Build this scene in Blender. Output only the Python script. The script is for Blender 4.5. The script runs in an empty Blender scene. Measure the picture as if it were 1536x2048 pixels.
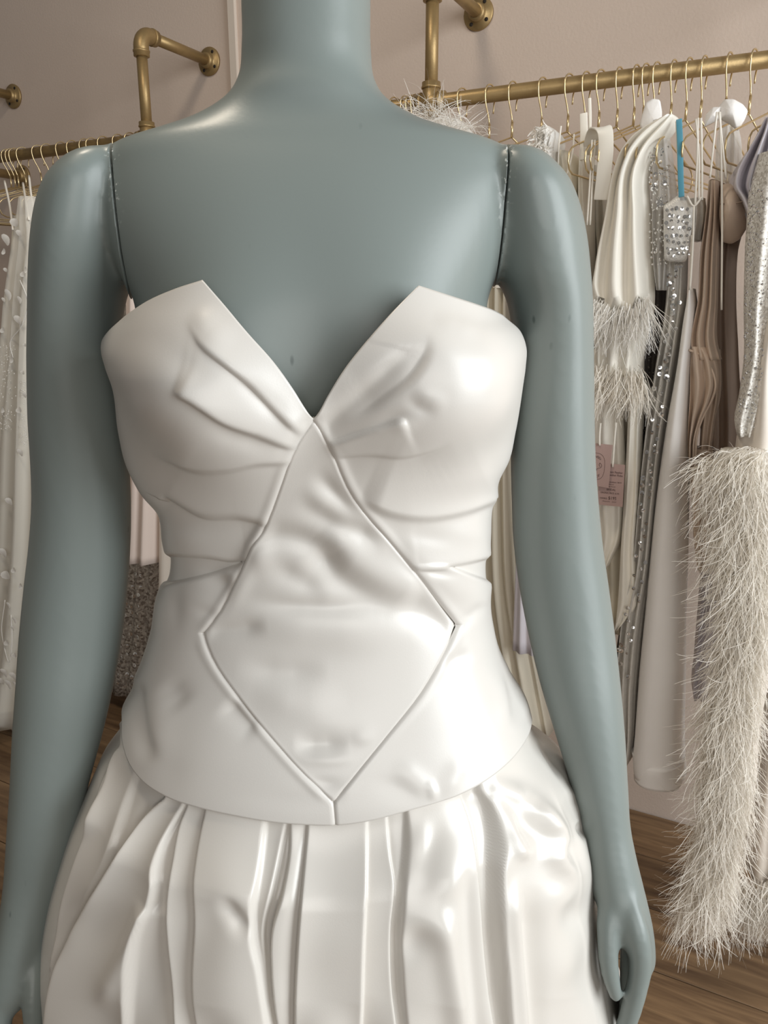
import bpy, bmesh, math, random
import numpy as np
from mathutils import Vector, Matrix
from mathutils.bvhtree import BVHTree

random.seed(4); RNG = np.random.default_rng(4)
SC = bpy.context.scene; COL = SC.collection
PI = math.pi

# ------------------------------------------------------------------ camera, light, exposure
H = 1.35                      # lens height above the floor
PITCH = math.radians(15.0)    # camera looks down
F = 1538.0                    # focal length in pixels of the 1536 x 2048 frame
cp, sp = math.cos(PITCH), math.sin(PITCH)
cam = bpy.data.cameras.new('camera'); cam.sensor_fit = 'HORIZONTAL'; cam.sensor_width = 36.0
cam.lens = 36.0 * F / 1536.0; cam.clip_start = 0.02
camo = bpy.data.objects.new('camera', cam); COL.objects.link(camo)
camo.location = (0, 0, H); camo.rotation_euler = (PI / 2 - PITCH, 0, 0)
SC.camera = camo
vs = SC.view_settings
vs.view_transform = 'Standard'; vs.look = 'None'; vs.gamma = 1.0; vs.use_curve_mapping = False
vs.exposure = 0.0

# the long wall runs obliquely; d = along the wall to the right, n = out of the wall into the room
_a = math.radians(27.2)
DX = np.array([math.cos(_a), -math.sin(_a), 0.0]); NX = np.array([-math.sin(_a), -math.cos(_a), 0.0])
WD = 1.963                    # distance from the camera foot to the wall
def W(s, o, z):               # s along wall, o out of the wall, z height
    return DX * s + NX * (o - WD) + np.array([0, 0, z])
WALLROT = -_a

world = bpy.data.worlds.new('world'); SC.world = world; world.use_nodes = True
world.node_tree.nodes['Background'].inputs[0].default_value = (1.0, 0.93, 0.86, 1)
world.node_tree.nodes['Background'].inputs[1].default_value = 0.15

def area_light(name, loc, target, sx, sy, power, col):
    l = bpy.data.lights.new(name, 'AREA'); l.shape = 'RECTANGLE'; l.size = sx; l.size_y = sy
    l.energy = power; l.color = col
    o = bpy.data.objects.new(name, l); COL.objects.link(o); o.location = loc
    o.rotation_euler = (Vector(target) - Vector(loc)).to_track_quat('-Z', 'Y').to_euler()
    return o
# daylight through the tall window in the right-hand wall
area_light('window_daylight', W(2.45, 1.45, 1.75), W(0.0, 1.3, 1.2), 2.0, 2.1, 106, (0.93, 0.975, 1.0))
# weaker fill light added behind the camera, standing for no known source
area_light('front_fill', W(1.9, 4.3, 1.7), W(0.3, 0.6, 1.1), 2.2, 1.9, 38, (1.0, 0.97, 0.93))
# ceiling lamp of the shop
area_light('ceiling_lamp', W(-0.9, 1.5, 2.85), W(-0.8, 1.4, 0), 0.30, 0.30, 12, (1.0, 0.88, 0.72))

# ------------------------------------------------------------------ projection helpers
def ray(px, py):
    u = (px - 768.0) / F; v = (py - 1024.0) / F
    return np.array([u, cp - v * sp, -sp - v * cp])
def at(px, py, Y):            # the point seen at a pixel, Y metres in front of the camera
    r = ray(px, py); p = r * (Y / r[1]); p[2] += H; return p
def on_off(px, py, o):        # the point seen at a pixel on the plane o metres out from the wall
    r = ray(px, py); t = (o - WD) / (NX[0] * r[0] + NX[1] * r[1]); p = r * t; p[2] += H; return p
def on_floor(px, py, z=0.0):
    r = ray(px, py); p = r * ((z - H) / r[2]); p[2] += H; return p
def proj(P):
    P = np.asarray(P); X = P[..., 0]; Y = P[..., 1]; Z = P[..., 2] - H
    dep = Y * cp - Z * sp; up = Y * sp + Z * cp
    return 768 + F * X / dep, 1024 - F * up / dep
def s_of(P): return float(np.dot(np.asarray(P), DX))

# ------------------------------------------------------------------ materials
MATS = {}
def mat(name, col, rough=0.5, metal=0.0, spec=0.5, sheen=0.0, noise=0.0, nscale=20.0, bump=0.0, bscale=200.0,
        alpha=1.0, coat=0.0, trans=0.0, stretch=None):
    m = bpy.data.materials.new(name); m.use_nodes = True
    nt = m.node_tree; b = nt.nodes['Principled BSDF']
    b.inputs['Base Color'].default_value = (*col, 1); b.inputs['Roughness'].default_value = rough
    b.inputs['Metallic'].default_value = metal; b.inputs['Specular IOR Level'].default_value = spec
    b.inputs['Sheen Weight'].default_value = sheen; b.inputs['Coat Weight'].default_value = coat
    b.inputs['Coat Roughness'].default_value = 0.3
    tc = nt.nodes.new('ShaderNodeTexCoord'); src = tc.outputs['Object']
    if stretch:
        mp = nt.nodes.new('ShaderNodeMapping'); mp.inputs['Scale'].default_value = stretch
        nt.links.new(src, mp.inputs['Vector']); src = mp.outputs['Vector']
    if noise > 0:
        n = nt.nodes.new('ShaderNodeTexNoise'); n.inputs['Scale'].default_value = nscale; n.inputs['Detail'].default_value = 5
        nt.links.new(src, n.inputs['Vector'])
        mx = nt.nodes.new('ShaderNodeMix'); mx.data_type = 'RGBA'
        mx.inputs['A'].default_value = (*[c * (1 - noise) for c in col], 1)
        mx.inputs['B'].default_value = (*[min(1, c * (1 + noise)) for c in col], 1)
        nt.links.new(n.outputs['Fac'], mx.inputs['Factor']); nt.links.new(mx.outputs['Result'], b.inputs['Base Color'])
    if bump > 0:
        n2 = nt.nodes.new('ShaderNodeTexNoise'); n2.inputs['Scale'].default_value = bscale; n2.inputs['Detail'].default_value = 3
        nt.links.new(src, n2.inputs['Vector'])
        bp = nt.nodes.new('ShaderNodeBump'); bp.inputs['Strength'].default_value = bump; bp.inputs['Distance'].default_value = 0.002
        nt.links.new(n2.outputs['Fac'], bp.inputs['Height']); nt.links.new(bp.outputs['Normal'], b.inputs['Normal'])
    if alpha < 1: b.inputs['Alpha'].default_value = alpha
    if trans > 0:
        out = nt.nodes['Material Output']; t = nt.nodes.new('ShaderNodeBsdfTranslucent')
        t.inputs['Color'].default_value = (*col, 1)
        ms = nt.nodes.new('ShaderNodeMixShader'); ms.inputs[0].default_value = trans
        nt.links.new(b.outputs[0], ms.inputs[1]); nt.links.new(t.outputs[0], ms.inputs[2]); nt.links.new(ms.outputs[0], out.inputs['Surface'])
    MATS[name] = m
    return m

mat('satin', (0.66, 0.635, 0.595), rough=0.33, spec=0.6, bump=0.03, bscale=900)
mat('satin_skirt', (0.665, 0.635, 0.588), rough=0.27, spec=0.65, bump=0.03, bscale=900)
mat('wall', (0.61, 0.505, 0.43), rough=0.85, spec=0.2, noise=0.04, nscale=6, bump=0.25, bscale=160)
mat('trim', (0.66, 0.58, 0.50), rough=0.6)
mat('ceiling', (0.8, 0.78, 0.74), rough=0.9)
mat('brass', (0.36, 0.25, 0.115), rough=0.45, metal=0.65, noise=0.12, nscale=60, bump=0.1, bscale=300)
mat('gold_wire', (0.72, 0.57, 0.33), rough=0.33, metal=0.9)
mat('hole', (0.02, 0.014, 0.01), rough=0.9)
mat('white_crepe', (0.90, 0.88, 0.86), rough=0.75, sheen=0.2, noise=0.02, bump=0.1, bscale=600)
mat('ivory_satin', (0.88, 0.845, 0.76), rough=0.45, sheen=0.2)
mat('ivory_dull', (0.68, 0.63, 0.52), rough=0.7, sheen=0.1)
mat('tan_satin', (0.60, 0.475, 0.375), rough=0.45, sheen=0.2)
mat('tan_dark', (0.30, 0.22, 0.17), rough=0.6)  # tan with the shade inside the corset put into it; also the cup seam
mat('lilac', (0.66, 0.63, 0.68), rough=0.6, sheen=0.2)
mat('pink_satin', (0.73, 0.615, 0.55), rough=0.45, sheen=0.2)
mat('cream_satin', (0.75, 0.68, 0.60), rough=0.4, sheen=0.2)
mat('mauve', (0.42, 0.36, 0.37), rough=0.55)
mat('blue_ribbon', (0.10, 0.34, 0.46), rough=0.4)
mat('tulle', (0.86, 0.83, 0.76), rough=0.8, alpha=0.55)
mat('tulle_white', (0.90, 0.88, 0.84), rough=0.7, trans=0.25)
mat('sheer', (0.80, 0.78, 0.74), rough=0.6, alpha=0.5)
mat('petal', (0.93, 0.91, 0.87), rough=0.6, trans=0.2)
mat('feather', (0.90, 0.86, 0.79), rough=0.8, trans=0.3)
mat('feather_white', (0.92, 0.90, 0.86), rough=0.8, trans=0.3)
mat('silver_cloth', (0.70, 0.68, 0.64), rough=0.45, metal=0.25, noise=0.12, nscale=120, bump=0.4, bscale=400)
mat('sequin', (0.80, 0.80, 0.80), rough=0.12, metal=0.9)
mat('sequin_dark', (0.30, 0.29, 0.27), rough=0.2, metal=0.7)
mat('smoke_cloth', (0.13, 0.115, 0.105), rough=0.7)
mat('tag_pink', (0.47, 0.33, 0.30), rough=0.8)
mat('ink', (0.09, 0.055, 0.05), rough=0.9)
mat('strap', (0.84, 0.80, 0.72), rough=0.5)
mat('steel', (0.5, 0.5, 0.5), rough=0.3, metal=1.0)

def mannequin_mat():
    m = bpy.data.materials.new('mannequin_paint'); m.use_nodes = True; nt = m.node_tree; b = nt.nodes['Principled BSDF']
    b.inputs['Roughness'].default_value = 0.36; b.inputs['Specular IOR Level'].default_value = 0.45
    tc = nt.nodes.new('ShaderNodeTexCoord')
    def noise(scale, detail=4):
        n = nt.nodes.new('ShaderNodeTexNoise'); n.inputs['Scale'].default_value = scale; n.inputs['Detail'].default_value = detail
        nt.links.new(tc.outputs['Object'], n.inputs['Vector']); return n
    def ramp(src, p0, p1):
        r = nt.nodes.new('ShaderNodeMapRange'); r.inputs['From Min'].default_value = p0; r.inputs['From Max'].default_value = p1
        nt.links.new(src, r.inputs['Value']); return r.outputs['Result']
    def mix(fac, a, c):
        x = nt.nodes.new('ShaderNodeMix'); x.data_type = 'RGBA'
        nt.links.new(fac, x.inputs['Factor'])
        if isinstance(a, tuple): x.inputs['A'].default_value = (*a, 1)
        else: nt.links.new(a, x.inputs['A'])
        x.inputs['B'].default_value = (*c, 1); return x.outputs['Result']
    base = mix(noise(5).outputs['Fac'], (0.198, 0.230, 0.219), (0.222, 0.256, 0.243))
    # scattered scuffs
    v = nt.nodes.new('ShaderNodeTexVoronoi'); v.inputs['Scale'].default_value = 42
    mp = nt.nodes.new('ShaderNodeMapping'); mp.inputs['Scale'].default_value = (1.4, 1, 0.55)
    nt.links.new(tc.outputs['Object'], mp.inputs['Vector']); nt.links.new(mp.outputs['Vector'], v.inputs['Vector'])
    spot = ramp(v.outputs['Distance'], 0.10, 0.04)
    gate = ramp(noise(9, 2).outputs['Fac'], 0.52, 0.60)
    mul = nt.nodes.new('ShaderNodeMath'); mul.operation = 'MULTIPLY'; nt.links.new(spot, mul.inputs[0]); nt.links.new(gate, mul.inputs[1])
    base = mix(mul.outputs[0], base, (0.11, 0.135, 0.13))
    # chipped paint along the arm joints
    at_ = nt.nodes.new('ShaderNodeAttribute'); at_.attribute_name = 'chip'
    g2 = ramp(noise(260, 2).outputs['Fac'], 0.60, 0.66)
    m2 = nt.nodes.new('ShaderNodeMath'); m2.operation = 'MULTIPLY'; nt.links.new(at_.outputs['Fac'], m2.inputs[0]); nt.links.new(g2, m2.inputs[1])
    base = mix(m2.outputs[0], base, (0.75, 0.78, 0.76))
    nt.links.new(base, b.inputs['Base Color'])
    bp = nt.nodes.new('ShaderNodeBump'); bp.inputs['Strength'].default_value = 0.04; bp.inputs['Distance'].default_value = 0.001
    nt.links.new(noise(350).outputs['Fac'], bp.inputs['Height']); nt.links.new(bp.outputs['Normal'], b.inputs['Normal'])
    MATS['mannequin_paint'] = m
mannequin_mat()

def wood_mat():
    m = bpy.data.materials.new('oak_plank'); m.use_nodes = True; nt = m.node_tree; b = nt.nodes['Principled BSDF']
    b.inputs['Roughness'].default_value = 0.5
    tc = nt.nodes.new('ShaderNodeTexCoord'); oi = nt.nodes.new('ShaderNodeObjectInfo')
    add = nt.nodes.new('ShaderNodeVectorMath'); add.operation = 'ADD'
    nt.links.new(tc.outputs['Object'], add.inputs[0])
    cmb = nt.nodes.new('ShaderNodeCombineXYZ')
    mu = nt.nodes.new('ShaderNodeMath'); mu.operation = 'MULTIPLY'; mu.inputs[1].default_value = 37.0
    nt.links.new(oi.outputs['Random'], mu.inputs[0]); nt.links.new(mu.outputs[0], cmb.inputs[0]); nt.links.new(mu.outputs[0], cmb.inputs[1])
    nt.links.new(cmb.outputs[0], add.inputs[1])
    mp = nt.nodes.new('ShaderNodeMapping'); mp.inputs['Scale'].default_value = (1.6, 16, 1); nt.links.new(add.outputs[0], mp.inputs['Vector'])
    n = nt.nodes.new('ShaderNodeTexNoise'); n.inputs['Scale'].default_value = 2.0; n.inputs['Detail'].default_value = 7; n.inputs['Distortion'].default_value = 1.1
    nt.links.new(mp.outputs[0], n.inputs['Vector'])
    r = nt.nodes.new('ShaderNodeValToRGB'); e = r.color_ramp.elements
    e[0].position = 0.30; e[0].color = (0.085, 0.046, 0.022, 1); e[1].position = 0.68; e[1].color = (0.25, 0.155, 0.08, 1)
    nt.links.new(n.outputs['Fac'], r.inputs['Fac'])
    hv = nt.nodes.new('ShaderNodeHueSaturation'); mr = nt.nodes.new('ShaderNodeMapRange')
    mr.inputs['To Min'].default_value = 0.8; mr.inputs['To Max'].default_value = 1.15
    nt.links.new(oi.outputs['Random'], mr.inputs['Value']); nt.links.new(mr.outputs[0], hv.inputs['Value']); nt.links.new(r.outputs['Color'], hv.inputs['Color'])
    nt.links.new(hv.outputs[0], b.inputs['Base Color'])
    MATS['oak_plank'] = m
wood_mat()

def sequin_cloth_mat(name, dark, bright, scale):
    m = bpy.data.materials.new(name); m.use_nodes = True; nt = m.node_tree; b = nt.nodes['Principled BSDF']
    tc = nt.nodes.new('ShaderNodeTexCoord'); v = nt.nodes.new('ShaderNodeTexVoronoi'); v.inputs['Scale'].default_value = scale
    nt.links.new(tc.outputs['Object'], v.inputs['Vector'])
    r = nt.nodes.new('ShaderNodeSeparateColor'); nt.links.new(v.outputs['Color'], r.inputs[0])
    mx = nt.nodes.new('ShaderNodeMix'); mx.data_type = 'RGBA'; mx.inputs['A'].default_value = (*dark, 1); mx.inputs['B'].default_value = (*bright, 1)
    nt.links.new(r.outputs[0], mx.inputs['Factor']); nt.links.new(mx.outputs['Result'], b.inputs['Base Color'])
    b.inputs['Metallic'].default_value = 0.15; b.inputs['Roughness'].default_value = 0.5
    bp = nt.nodes.new('ShaderNodeBump'); bp.inputs['Strength'].default_value = 0.9; bp.inputs['Distance'].default_value = 0.004
    nt.links.new(r.outputs[1], bp.inputs['Height']); nt.links.new(bp.outputs['Normal'], b.inputs['Normal'])
    MATS[name] = m
sequin_cloth_mat('sequin_white', (0.50, 0.46, 0.40), (0.95, 0.93, 0.88), 330)
sequin_cloth_mat('sequin_grey', (0.16, 0.13, 0.11), (0.55, 0.51, 0.46), 150)

# ------------------------------------------------------------------ object helpers
def new_obj(name, verts, faces, material, parent=None, smooth=True, merge=False):
    me = bpy.data.meshes.new(name)
    me.from_pydata([tuple(map(float, v)) for v in verts], [], faces)
    me.validate(verbose=False)
    if merge:
        bm = bmesh.new(); bm.from_mesh(me)
        bmesh.ops.remove_doubles(bm, verts=bm.verts, dist=2e-5)
        bmesh.ops.dissolve_degenerate(bm, dist=1e-5, edges=bm.edges)
        bm.to_mesh(me); bm.free()
    me.polygons.foreach_set('use_smooth', [smooth] * len(me.polygons)); me.update()
    me.materials.append(MATS[material])
    return link(name, me, parent)
def link(name, me, parent=None):
    o = bpy.data.objects.new(name, me); COL.objects.link(o)
    if parent is not None:
        o.parent = parent; o.matrix_parent_inverse = parent.matrix_basis.inverted()
    return o
def empty(name, loc, label, cat, group=None, rotz=0.0):
    o = bpy.data.objects.new(name, None); COL.objects.link(o)
    o.location = tuple(map(float, loc)); o.rotation_euler = (0, 0, rotz); o.empty_display_size = 0.05
    return tag(o, label, cat, group)
def tag(o, label, cat, group=None):
    o['label'] = label; o['category'] = cat
    if group: o['group'] = group
    return o
def struct(o): o['kind'] = 'structure'; return o

def spline(pts, n):
    """Catmull-Rom through the points, n samples."""
    P = np.asarray(pts, float)
    if len(P) == 2:
        t = np.linspace(0, 1, n)[:, None]; return P[0] * (1 - t) + P[1] * t
    L = np.r_[0, np.cumsum(np.linalg.norm(np.diff(P, axis=0), axis=1))]
    T = np.linspace(0, L[-1], n); return hermite(L, P, T)
def hermite(x, Y, q):
    x = np.asarray(x, float); Y = np.asarray(Y, float); q = np.clip(np.asarray(q, float), x[0], x[-1])
    one = Y.ndim == 1
    if one: Y = Y[:, None]
    h = np.diff(x)[:, None]; dl = np.diff(Y, axis=0) / h
    m = np.zeros_like(Y); m[0] = dl[0]; m[-1] = dl[-1]
    m[1:-1] = (dl[:-1] * h[1:] + dl[1:] * h[:-1]) / (h[1:] + h[:-1])
    i = np.clip(np.searchsorted(x, q, side='right') - 1, 0, len(x) - 2)
    hh = (x[i + 1] - x[i])[:, None]; t = ((q - x[i])[:, None]) / hh
    r = (2*t**3 - 3*t**2 + 1) * Y[i] + (t**3 - 2*t**2 + t) * hh * m[i] + (-2*t**3 + 3*t**2) * Y[i+1] + (t**3 - t**2) * hh * m[i+1]
    return r[:, 0] if one else r

def grid_faces(nr, nc, closed=False, base=0):
    f = []
    for i in range(nr - 1):
        for j in range(nc if closed else nc - 1):
            k = (j + 1) % nc
            f.append((base + i*nc + j, base + i*nc + k, base + (i+1)*nc + k, base + (i+1)*nc + j))
    return f

def sweep(pts, rad, seg=8, caps=True, base=0, flat=1.0):
    """Tube along a list of points -> verts, faces."""
    P = np.asarray(pts, float); n = len(P)
    R = np.full(n, rad) if np.isscalar(rad) else np.asarray(rad, float)
    T = np.gradient(P, axis=0); T /= np.linalg.norm(T, axis=1)[:, None] + 1e-12
    up = np.array([0, 0, 1.0]) if abs(T[0][2]) < 0.9 else np.array([1.0, 0, 0])
    u = np.cross(T[0], up); u /= np.linalg.norm(u)
    V = []
    for i in range(n):
        u = u - T[i] * np.dot(u, T[i]); u /= np.linalg.norm(u) + 1e-12
        w = np.cross(T[i], u)
        for k in range(seg):
            a = 2 * PI * k / seg
            V.append(P[i] + R[i] * (u * math.cos(a) + w * math.sin(a) * flat))
    Fc = [tuple(base + x for x in f) for f in grid_faces(n, seg, True)]
    Fc = [(a, d, c, b) for a, b, c, d in Fc]
    if caps:
        Fc.append(tuple(base + k for k in range(seg))); Fc.append(tuple(base + (n-1)*seg + k for k in reversed(range(seg))))
    return V, Fc
def tube(name, pts, rad, material, parent=None, seg=8, flat=1.0):
    V, Fc = sweep(pts, rad, seg, True, 0, flat); return new_obj(name, V, Fc, material, parent)
def lathe(name, c, axis, prof, material, parent=None, seg=24):
    """prof: list of (distance along axis, radius)"""
    axis = np.asarray(axis, float); axis /= np.linalg.norm(axis)
    up = np.array([0, 0, 1.0]) if abs(axis[2]) < 0.9 else np.array([1.0, 0, 0])
    u = np.cross(axis, up); u /= np.linalg.norm(u); w = np.cross(axis, u); V = []
    for t, r in prof:
        for k in range(seg):
            a = 2*PI*k/seg; V.append(np.asarray(c) + axis*t + r*(u*math.cos(a) + w*math.sin(a)))
    Fc = grid_faces(len(prof), seg, True)
    Fc.append(tuple(reversed(range(seg)))); Fc.append(tuple((len(prof)-1)*seg + k for k in range(seg)))
    o = new_obj(name, V, Fc, material, parent)
    return o
def box_mesh(name, sx, sy, sz, bevel=0.0):
    bm = bmesh.new(); bmesh.ops.create_cube(bm, size=1.0)
    for v in bm.verts: v.co = Vector((v.co.x*sx, v.co.y*sy, v.co.z*sz))
    if bevel: bmesh.ops.bevel(bm, geom=list(bm.edges), offset=bevel, segments=1, affect='EDGES')
    me = bpy.data.meshes.new(name); bm.to_mesh(me); bm.free(); return me

# ------------------------------------------------------------------ the room
def wall_box(name, s0, s1, o0, o1, z0, z1, material):
    me = box_mesh(name, s1-s0, o1-o0, z1-z0); me.materials.append(MATS[material])
    o = link(name, me); o.location = tuple(W((s0+s1)/2, (o0+o1)/2, (z0+z1)/2)); o.rotation_euler = (0, 0, WALLROT)
    return struct(o)
wall_box('wall_back', -4.2, 3.0, -0.10, 0.0, -0.02, 2.95, 'wall')
fl = wall_box('floor', -4.2, 3.0, -0.10, 5.2, -0.06, -0.008, 'hole')
# oak planks parallel to the wall, each a board of its own
PW, PLN, GAP = 0.178, 1.22, 0.0022
plank_me = box_mesh('plank', PLN - GAP, PW - GAP, 0.010, 0.0012); plank_me.materials.append(MATS['oak_plank'])
for r in range(0, 20):
    off = (r * 0.437) % 1.0 * PLN
    for c in range(-4, 4):
        s = c * PLN + off - 0.2
        if s < -4.0 or s > 2.6: continue
        o = bpy.data.objects.new('plank', plank_me); COL.objects.link(o)
        o.parent = fl; o.matrix_parent_inverse = fl.matrix_basis.inverted()
        o.location = tuple(W(s + PLN/2 - 0.6, 0.092 + r*PW, -0.005)); o.rotation_euler = (0, 0, WALLROT)
# pale strip covering a joint of the wall panels
p = on_off(470, 100, 0.0)
o = wall_box('trim_1', s_of(p) - 0.011, s_of(p) + 0.011, -0.001, 0.012, 0.0, 2.95, 'trim')

# ------------------------------------------------------------------ pipe rail
RO = 0.2745; RZ = H + 0.4275; EZ = H + 0.676; PR = 0.0148
BR = [s_of(on_off(28, 192, 0)), s_of(on_off(420, 127, 0)), s_of(on_off(958, 27, 0))]
BR.append(BR[-1] + 0.825)
rail = empty('pipe_rail', W(BR[1], RO, RZ), 'long brass pipe clothes rail hung from wall brackets behind the mannequin', 'clothes rail')
tube('rail', [W(BR[0], RO, RZ), W(BR[-1] + 0.35, RO, RZ)], PR, 'brass', rail, 20)
def flange(parent, s, z):
    f = lathe('flange', W(s, 0, z), NX, [(0.0, 0.037), (0.005, 0.0375), (0.0075, 0.035), (0.008, 0.022), (0.014, 0.0205), (0.022, 0.020), (0.0235, 0.0165)], 'brass', parent, 32)
    for k in range(4):
        a = PI/4 + k*PI/2 + 0.15
        c = W(s + 0.0275*math.cos(a), 0.0062, z + 0.0275*math.sin(a))
        lathe('screw_hole', c, NX, [(0, 0.0045), (0.0022, 0.0045), (0.0023, 0.001)], 'hole', f, 10)
def sleeve(c, axis, l, r):
    return lathe('collar', np.asarray(c), axis, [(0, r*0.9), (0.001, r), (l*0.3, r), (l*0.35, r*0.94), (l-0.001, r*0.94), (l, r*0.8)], 'brass', rail, 20)
for i, s in enumerate(BR):
    flange(rail, s, EZ)
    tube('bracket_arm', [W(s, 0.01, EZ), W(s, RO - 0.03, EZ)], PR*0.95, 'brass', rail, 18)
    arc = [W(s, RO - 0.034 + 0.034*math.sin(a), EZ - 0.034 + 0.034*math.cos(a)) for a in np.linspace(0, PI/2, 9)]
    arc = [W(s, RO - 0.05, EZ)] + arc + [W(s, RO, EZ - 0.05)]
    tube('elbow', arc, 0.0195, 'brass', rail, 18)
    sleeve(W(s, RO - 0.040, EZ), -NX, 0.016, 0.0215); sleeve(W(s, RO, EZ - 0.040), (0, 0, -1), 0.016, 0.0215)
    tube('drop_pipe', [W(s, RO, EZ - 0.03), W(s, RO, RZ + 0.01)], PR*0.95, 'brass', rail, 18)
    tube('tee', [W(s - 0.032, RO, RZ), W(s + 0.032, RO, RZ)], 0.0195, 'brass', rail, 18)
    tube('tee_socket', [W(s, RO, RZ - 0.030), W(s, RO, RZ + 0.036)], 0.019, 'brass', rail, 18)
    sleeve(W(s, RO, RZ + 0.026), (0, 0, 1), 0.014, 0.0215); sleeve(W(s, RO, RZ - 0.018), (0, 0, -1), 0.014, 0.0212)
    sleeve(W(s - 0.020, RO, RZ), -DX, 0.014, 0.0215); sleeve(W(s + 0.020, RO, RZ), DX, 0.014, 0.0215)
flange(rail, BR[0], RZ)
tube('bracket_arm', [W(BR[0], 0.01, RZ), W(BR[0], RO, RZ)], PR*0.95, 'brass', rail, 18)

# ------------------------------------------------------------------ wire hangers (41 on the rail)
def hanger_meshes():
    # local frame: x = out of the wall, y = along the rail, z up, origin at the rail centre
    r = 0.0195; hook = []
    for a in np.linspace(math.radians(-158), math.radians(90), 16):     # open end on the wall side
        hook.append((-r*math.cos(a - PI/2) if False else r*math.sin(a), 0, r*math.cos(a)))
    hook = [(-0.0125, 0, -0.034)] + [(r*math.sin(a), 0, r*math.cos(a)) for a in np.linspace(math.radians(-130), math.radians(95), 16)]
    hook += [(0.0165, 0, -0.018), (0.004, 0, -0.045), (0.0, 0, -0.058)]
    sh = spline(hook, 26)
    hv, hf = sweep(sh, 0.0017, 6)
    sv, sf = sweep([(0, 0, -0.056), (0, 0, -0.088)], 0.0026, 8)
    fr = [(0, 0, -0.086), (0.08, 0, -0.113), (0.17, 0, -0.143), (0.187, 0, -0.150), (0.197, 0, -0.160), (0.199, 0, -0.174), (0.193, 0, -0.188), (0.180, 0, -0.194), (0.10, 0, -0.194), (0, 0, -0.194)]
    fr = fr + [(-x, y, z) for x, y, z in reversed(fr)][1:]
    fv, ff = sweep(fr, 0.0018, 6)
    out = []
    for nm, V, Fc in (('hook', hv, hf), ('shank', sv, sf), ('frame', fv, ff)):
        me = bpy.data.meshes.new(nm); me.from_pydata([tuple(map(float, v)) for v in V], [], Fc); me.materials.append(MATS['gold_wire'])
        me.polygons.foreach_set('use_smooth', [True]*len(me.polygons)); out.append((nm, me))
    return out
HM = hanger_meshes()
def rail_s(px):               # where along the rail a pixel column meets it
    py = 205.0
    for _ in range(6):
        q = on_off(px, py, RO); r = W(s_of(q), RO, RZ); py = float(proj(r)[1])
    return s_of(q)
HX = [16, 24, 31, 46, 77, 95, 124, 146, 171, 185, 208, 238, 262, 315, 321, 329, 342, 351, 364, 378, 399,
      790, 812, 822, 832, 926, 981, 1027, 1087, 1140, 1174, 1203, 1240, 1274, 1293, 1315, 1349, 1380, 1410, 1460, 1509]
def hanger_at(px, rot=None):
    s = rail_s(px)
    if px < 600: lb, gp = 'thin gold wire hanger on the rail stretch beside the petal tulle gown', 'gold hangers beside the tulle gown'
    elif px < 850: lb, gp = 'thin gold wire hanger crowded against the rail tee behind the mannequin neck', 'gold hangers against the rail tee'
    else: lb, gp = 'thin gold wire hanger on the rail stretch holding sequin and feather garments', 'gold hangers above the feather garments'
    own = {926: 'gold wire hanger rising out of the white feather shrug', 1087: 'gold wire hanger above the white lace top', 1174: 'gold wire hanger beside the pointed ivory strap',
           1293: 'gold wire hanger in front of the white stand collar', 1460: 'gold wire hanger rising from the white organza bow', 1509: 'gold wire hanger beside the lilac puff sleeve'}
    lb = own.get(px, lb)
    h = empty('wire_hanger', W(s, RO, RZ), lb, 'hanger', gp)
    yaw = -0.27 + random.uniform(-0.07, 0.07) if rot is None else rot
    h.rotation_euler = (0, 0, math.atan2(NX[1], NX[0]) + yaw)
    for nm, me in HM:
        o = bpy.data.objects.new(nm, me); COL.objects.link(o); o.parent = h
    return h
for px in HX: hanger_at(px)
for px in (1556, 1594): hanger_at(px)

# ------------------------------------------------------------------ body sections
def rows_to_world(rows, extra=()):
    out = []
    for py, xl, xr, Y, bf, bb in rows:
        l = at(xl, py, Y); r = at(xr, py, Y)
        out.append((l[2], (l[0]+r[0])/2, (r[0]-l[0])/2, Y, bf, bb))
    out += list(extra)
    A = np.array(sorted(out)); return A
class Sections:
    def __init__(self, A, power=2.3): self.A = A; self.p = power
    def at(self, z): return hermite(self.A[:, 0], self.A[:, 1:], np.ravel(z))
    def radius(self, phi, z, bump=0.0):
        sh = np.shape(phi); phi = np.ravel(phi); zz = np.ravel(z)
        S = self.at(zz); a = S[:, 1]; b = np.where(np.cos(phi) > 0, S[:, 3], S[:, 4])
        r = (np.abs(np.sin(phi)/a)**self.p + np.abs(np.cos(phi)/b)**self.p) ** (-1/self.p)
        if bump: r = r + bump * bust(phi, zz)
        return r.reshape(sh), S
    def point(self, phi, z, bump=0.0, add=0.0):
        phi, z = np.broadcast_arrays(phi, z); r, S = self.radius(phi, z, bump)
        r = r + add; xc = S[:, 0].reshape(phi.shape); yc = S[:, 2].reshape(phi.shape)
        return np.stack([xc + r*np.sin(phi), yc - r*np.cos(phi), z], -1)
FACE = math.radians(4.5)      # the figure is turned a little
BZ = H - 0.062
def bust(phi, z):
    h = 0
    for sg in (-1, 1):
        dphi = (phi - FACE - sg*math.radians(33)) / math.radians(25)
        dz = (z - BZ); dz = np.where(dz > 0, dz/0.075, dz/0.052)
        h = h + np.exp(-dphi**2 - dz**2)
    return h

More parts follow.
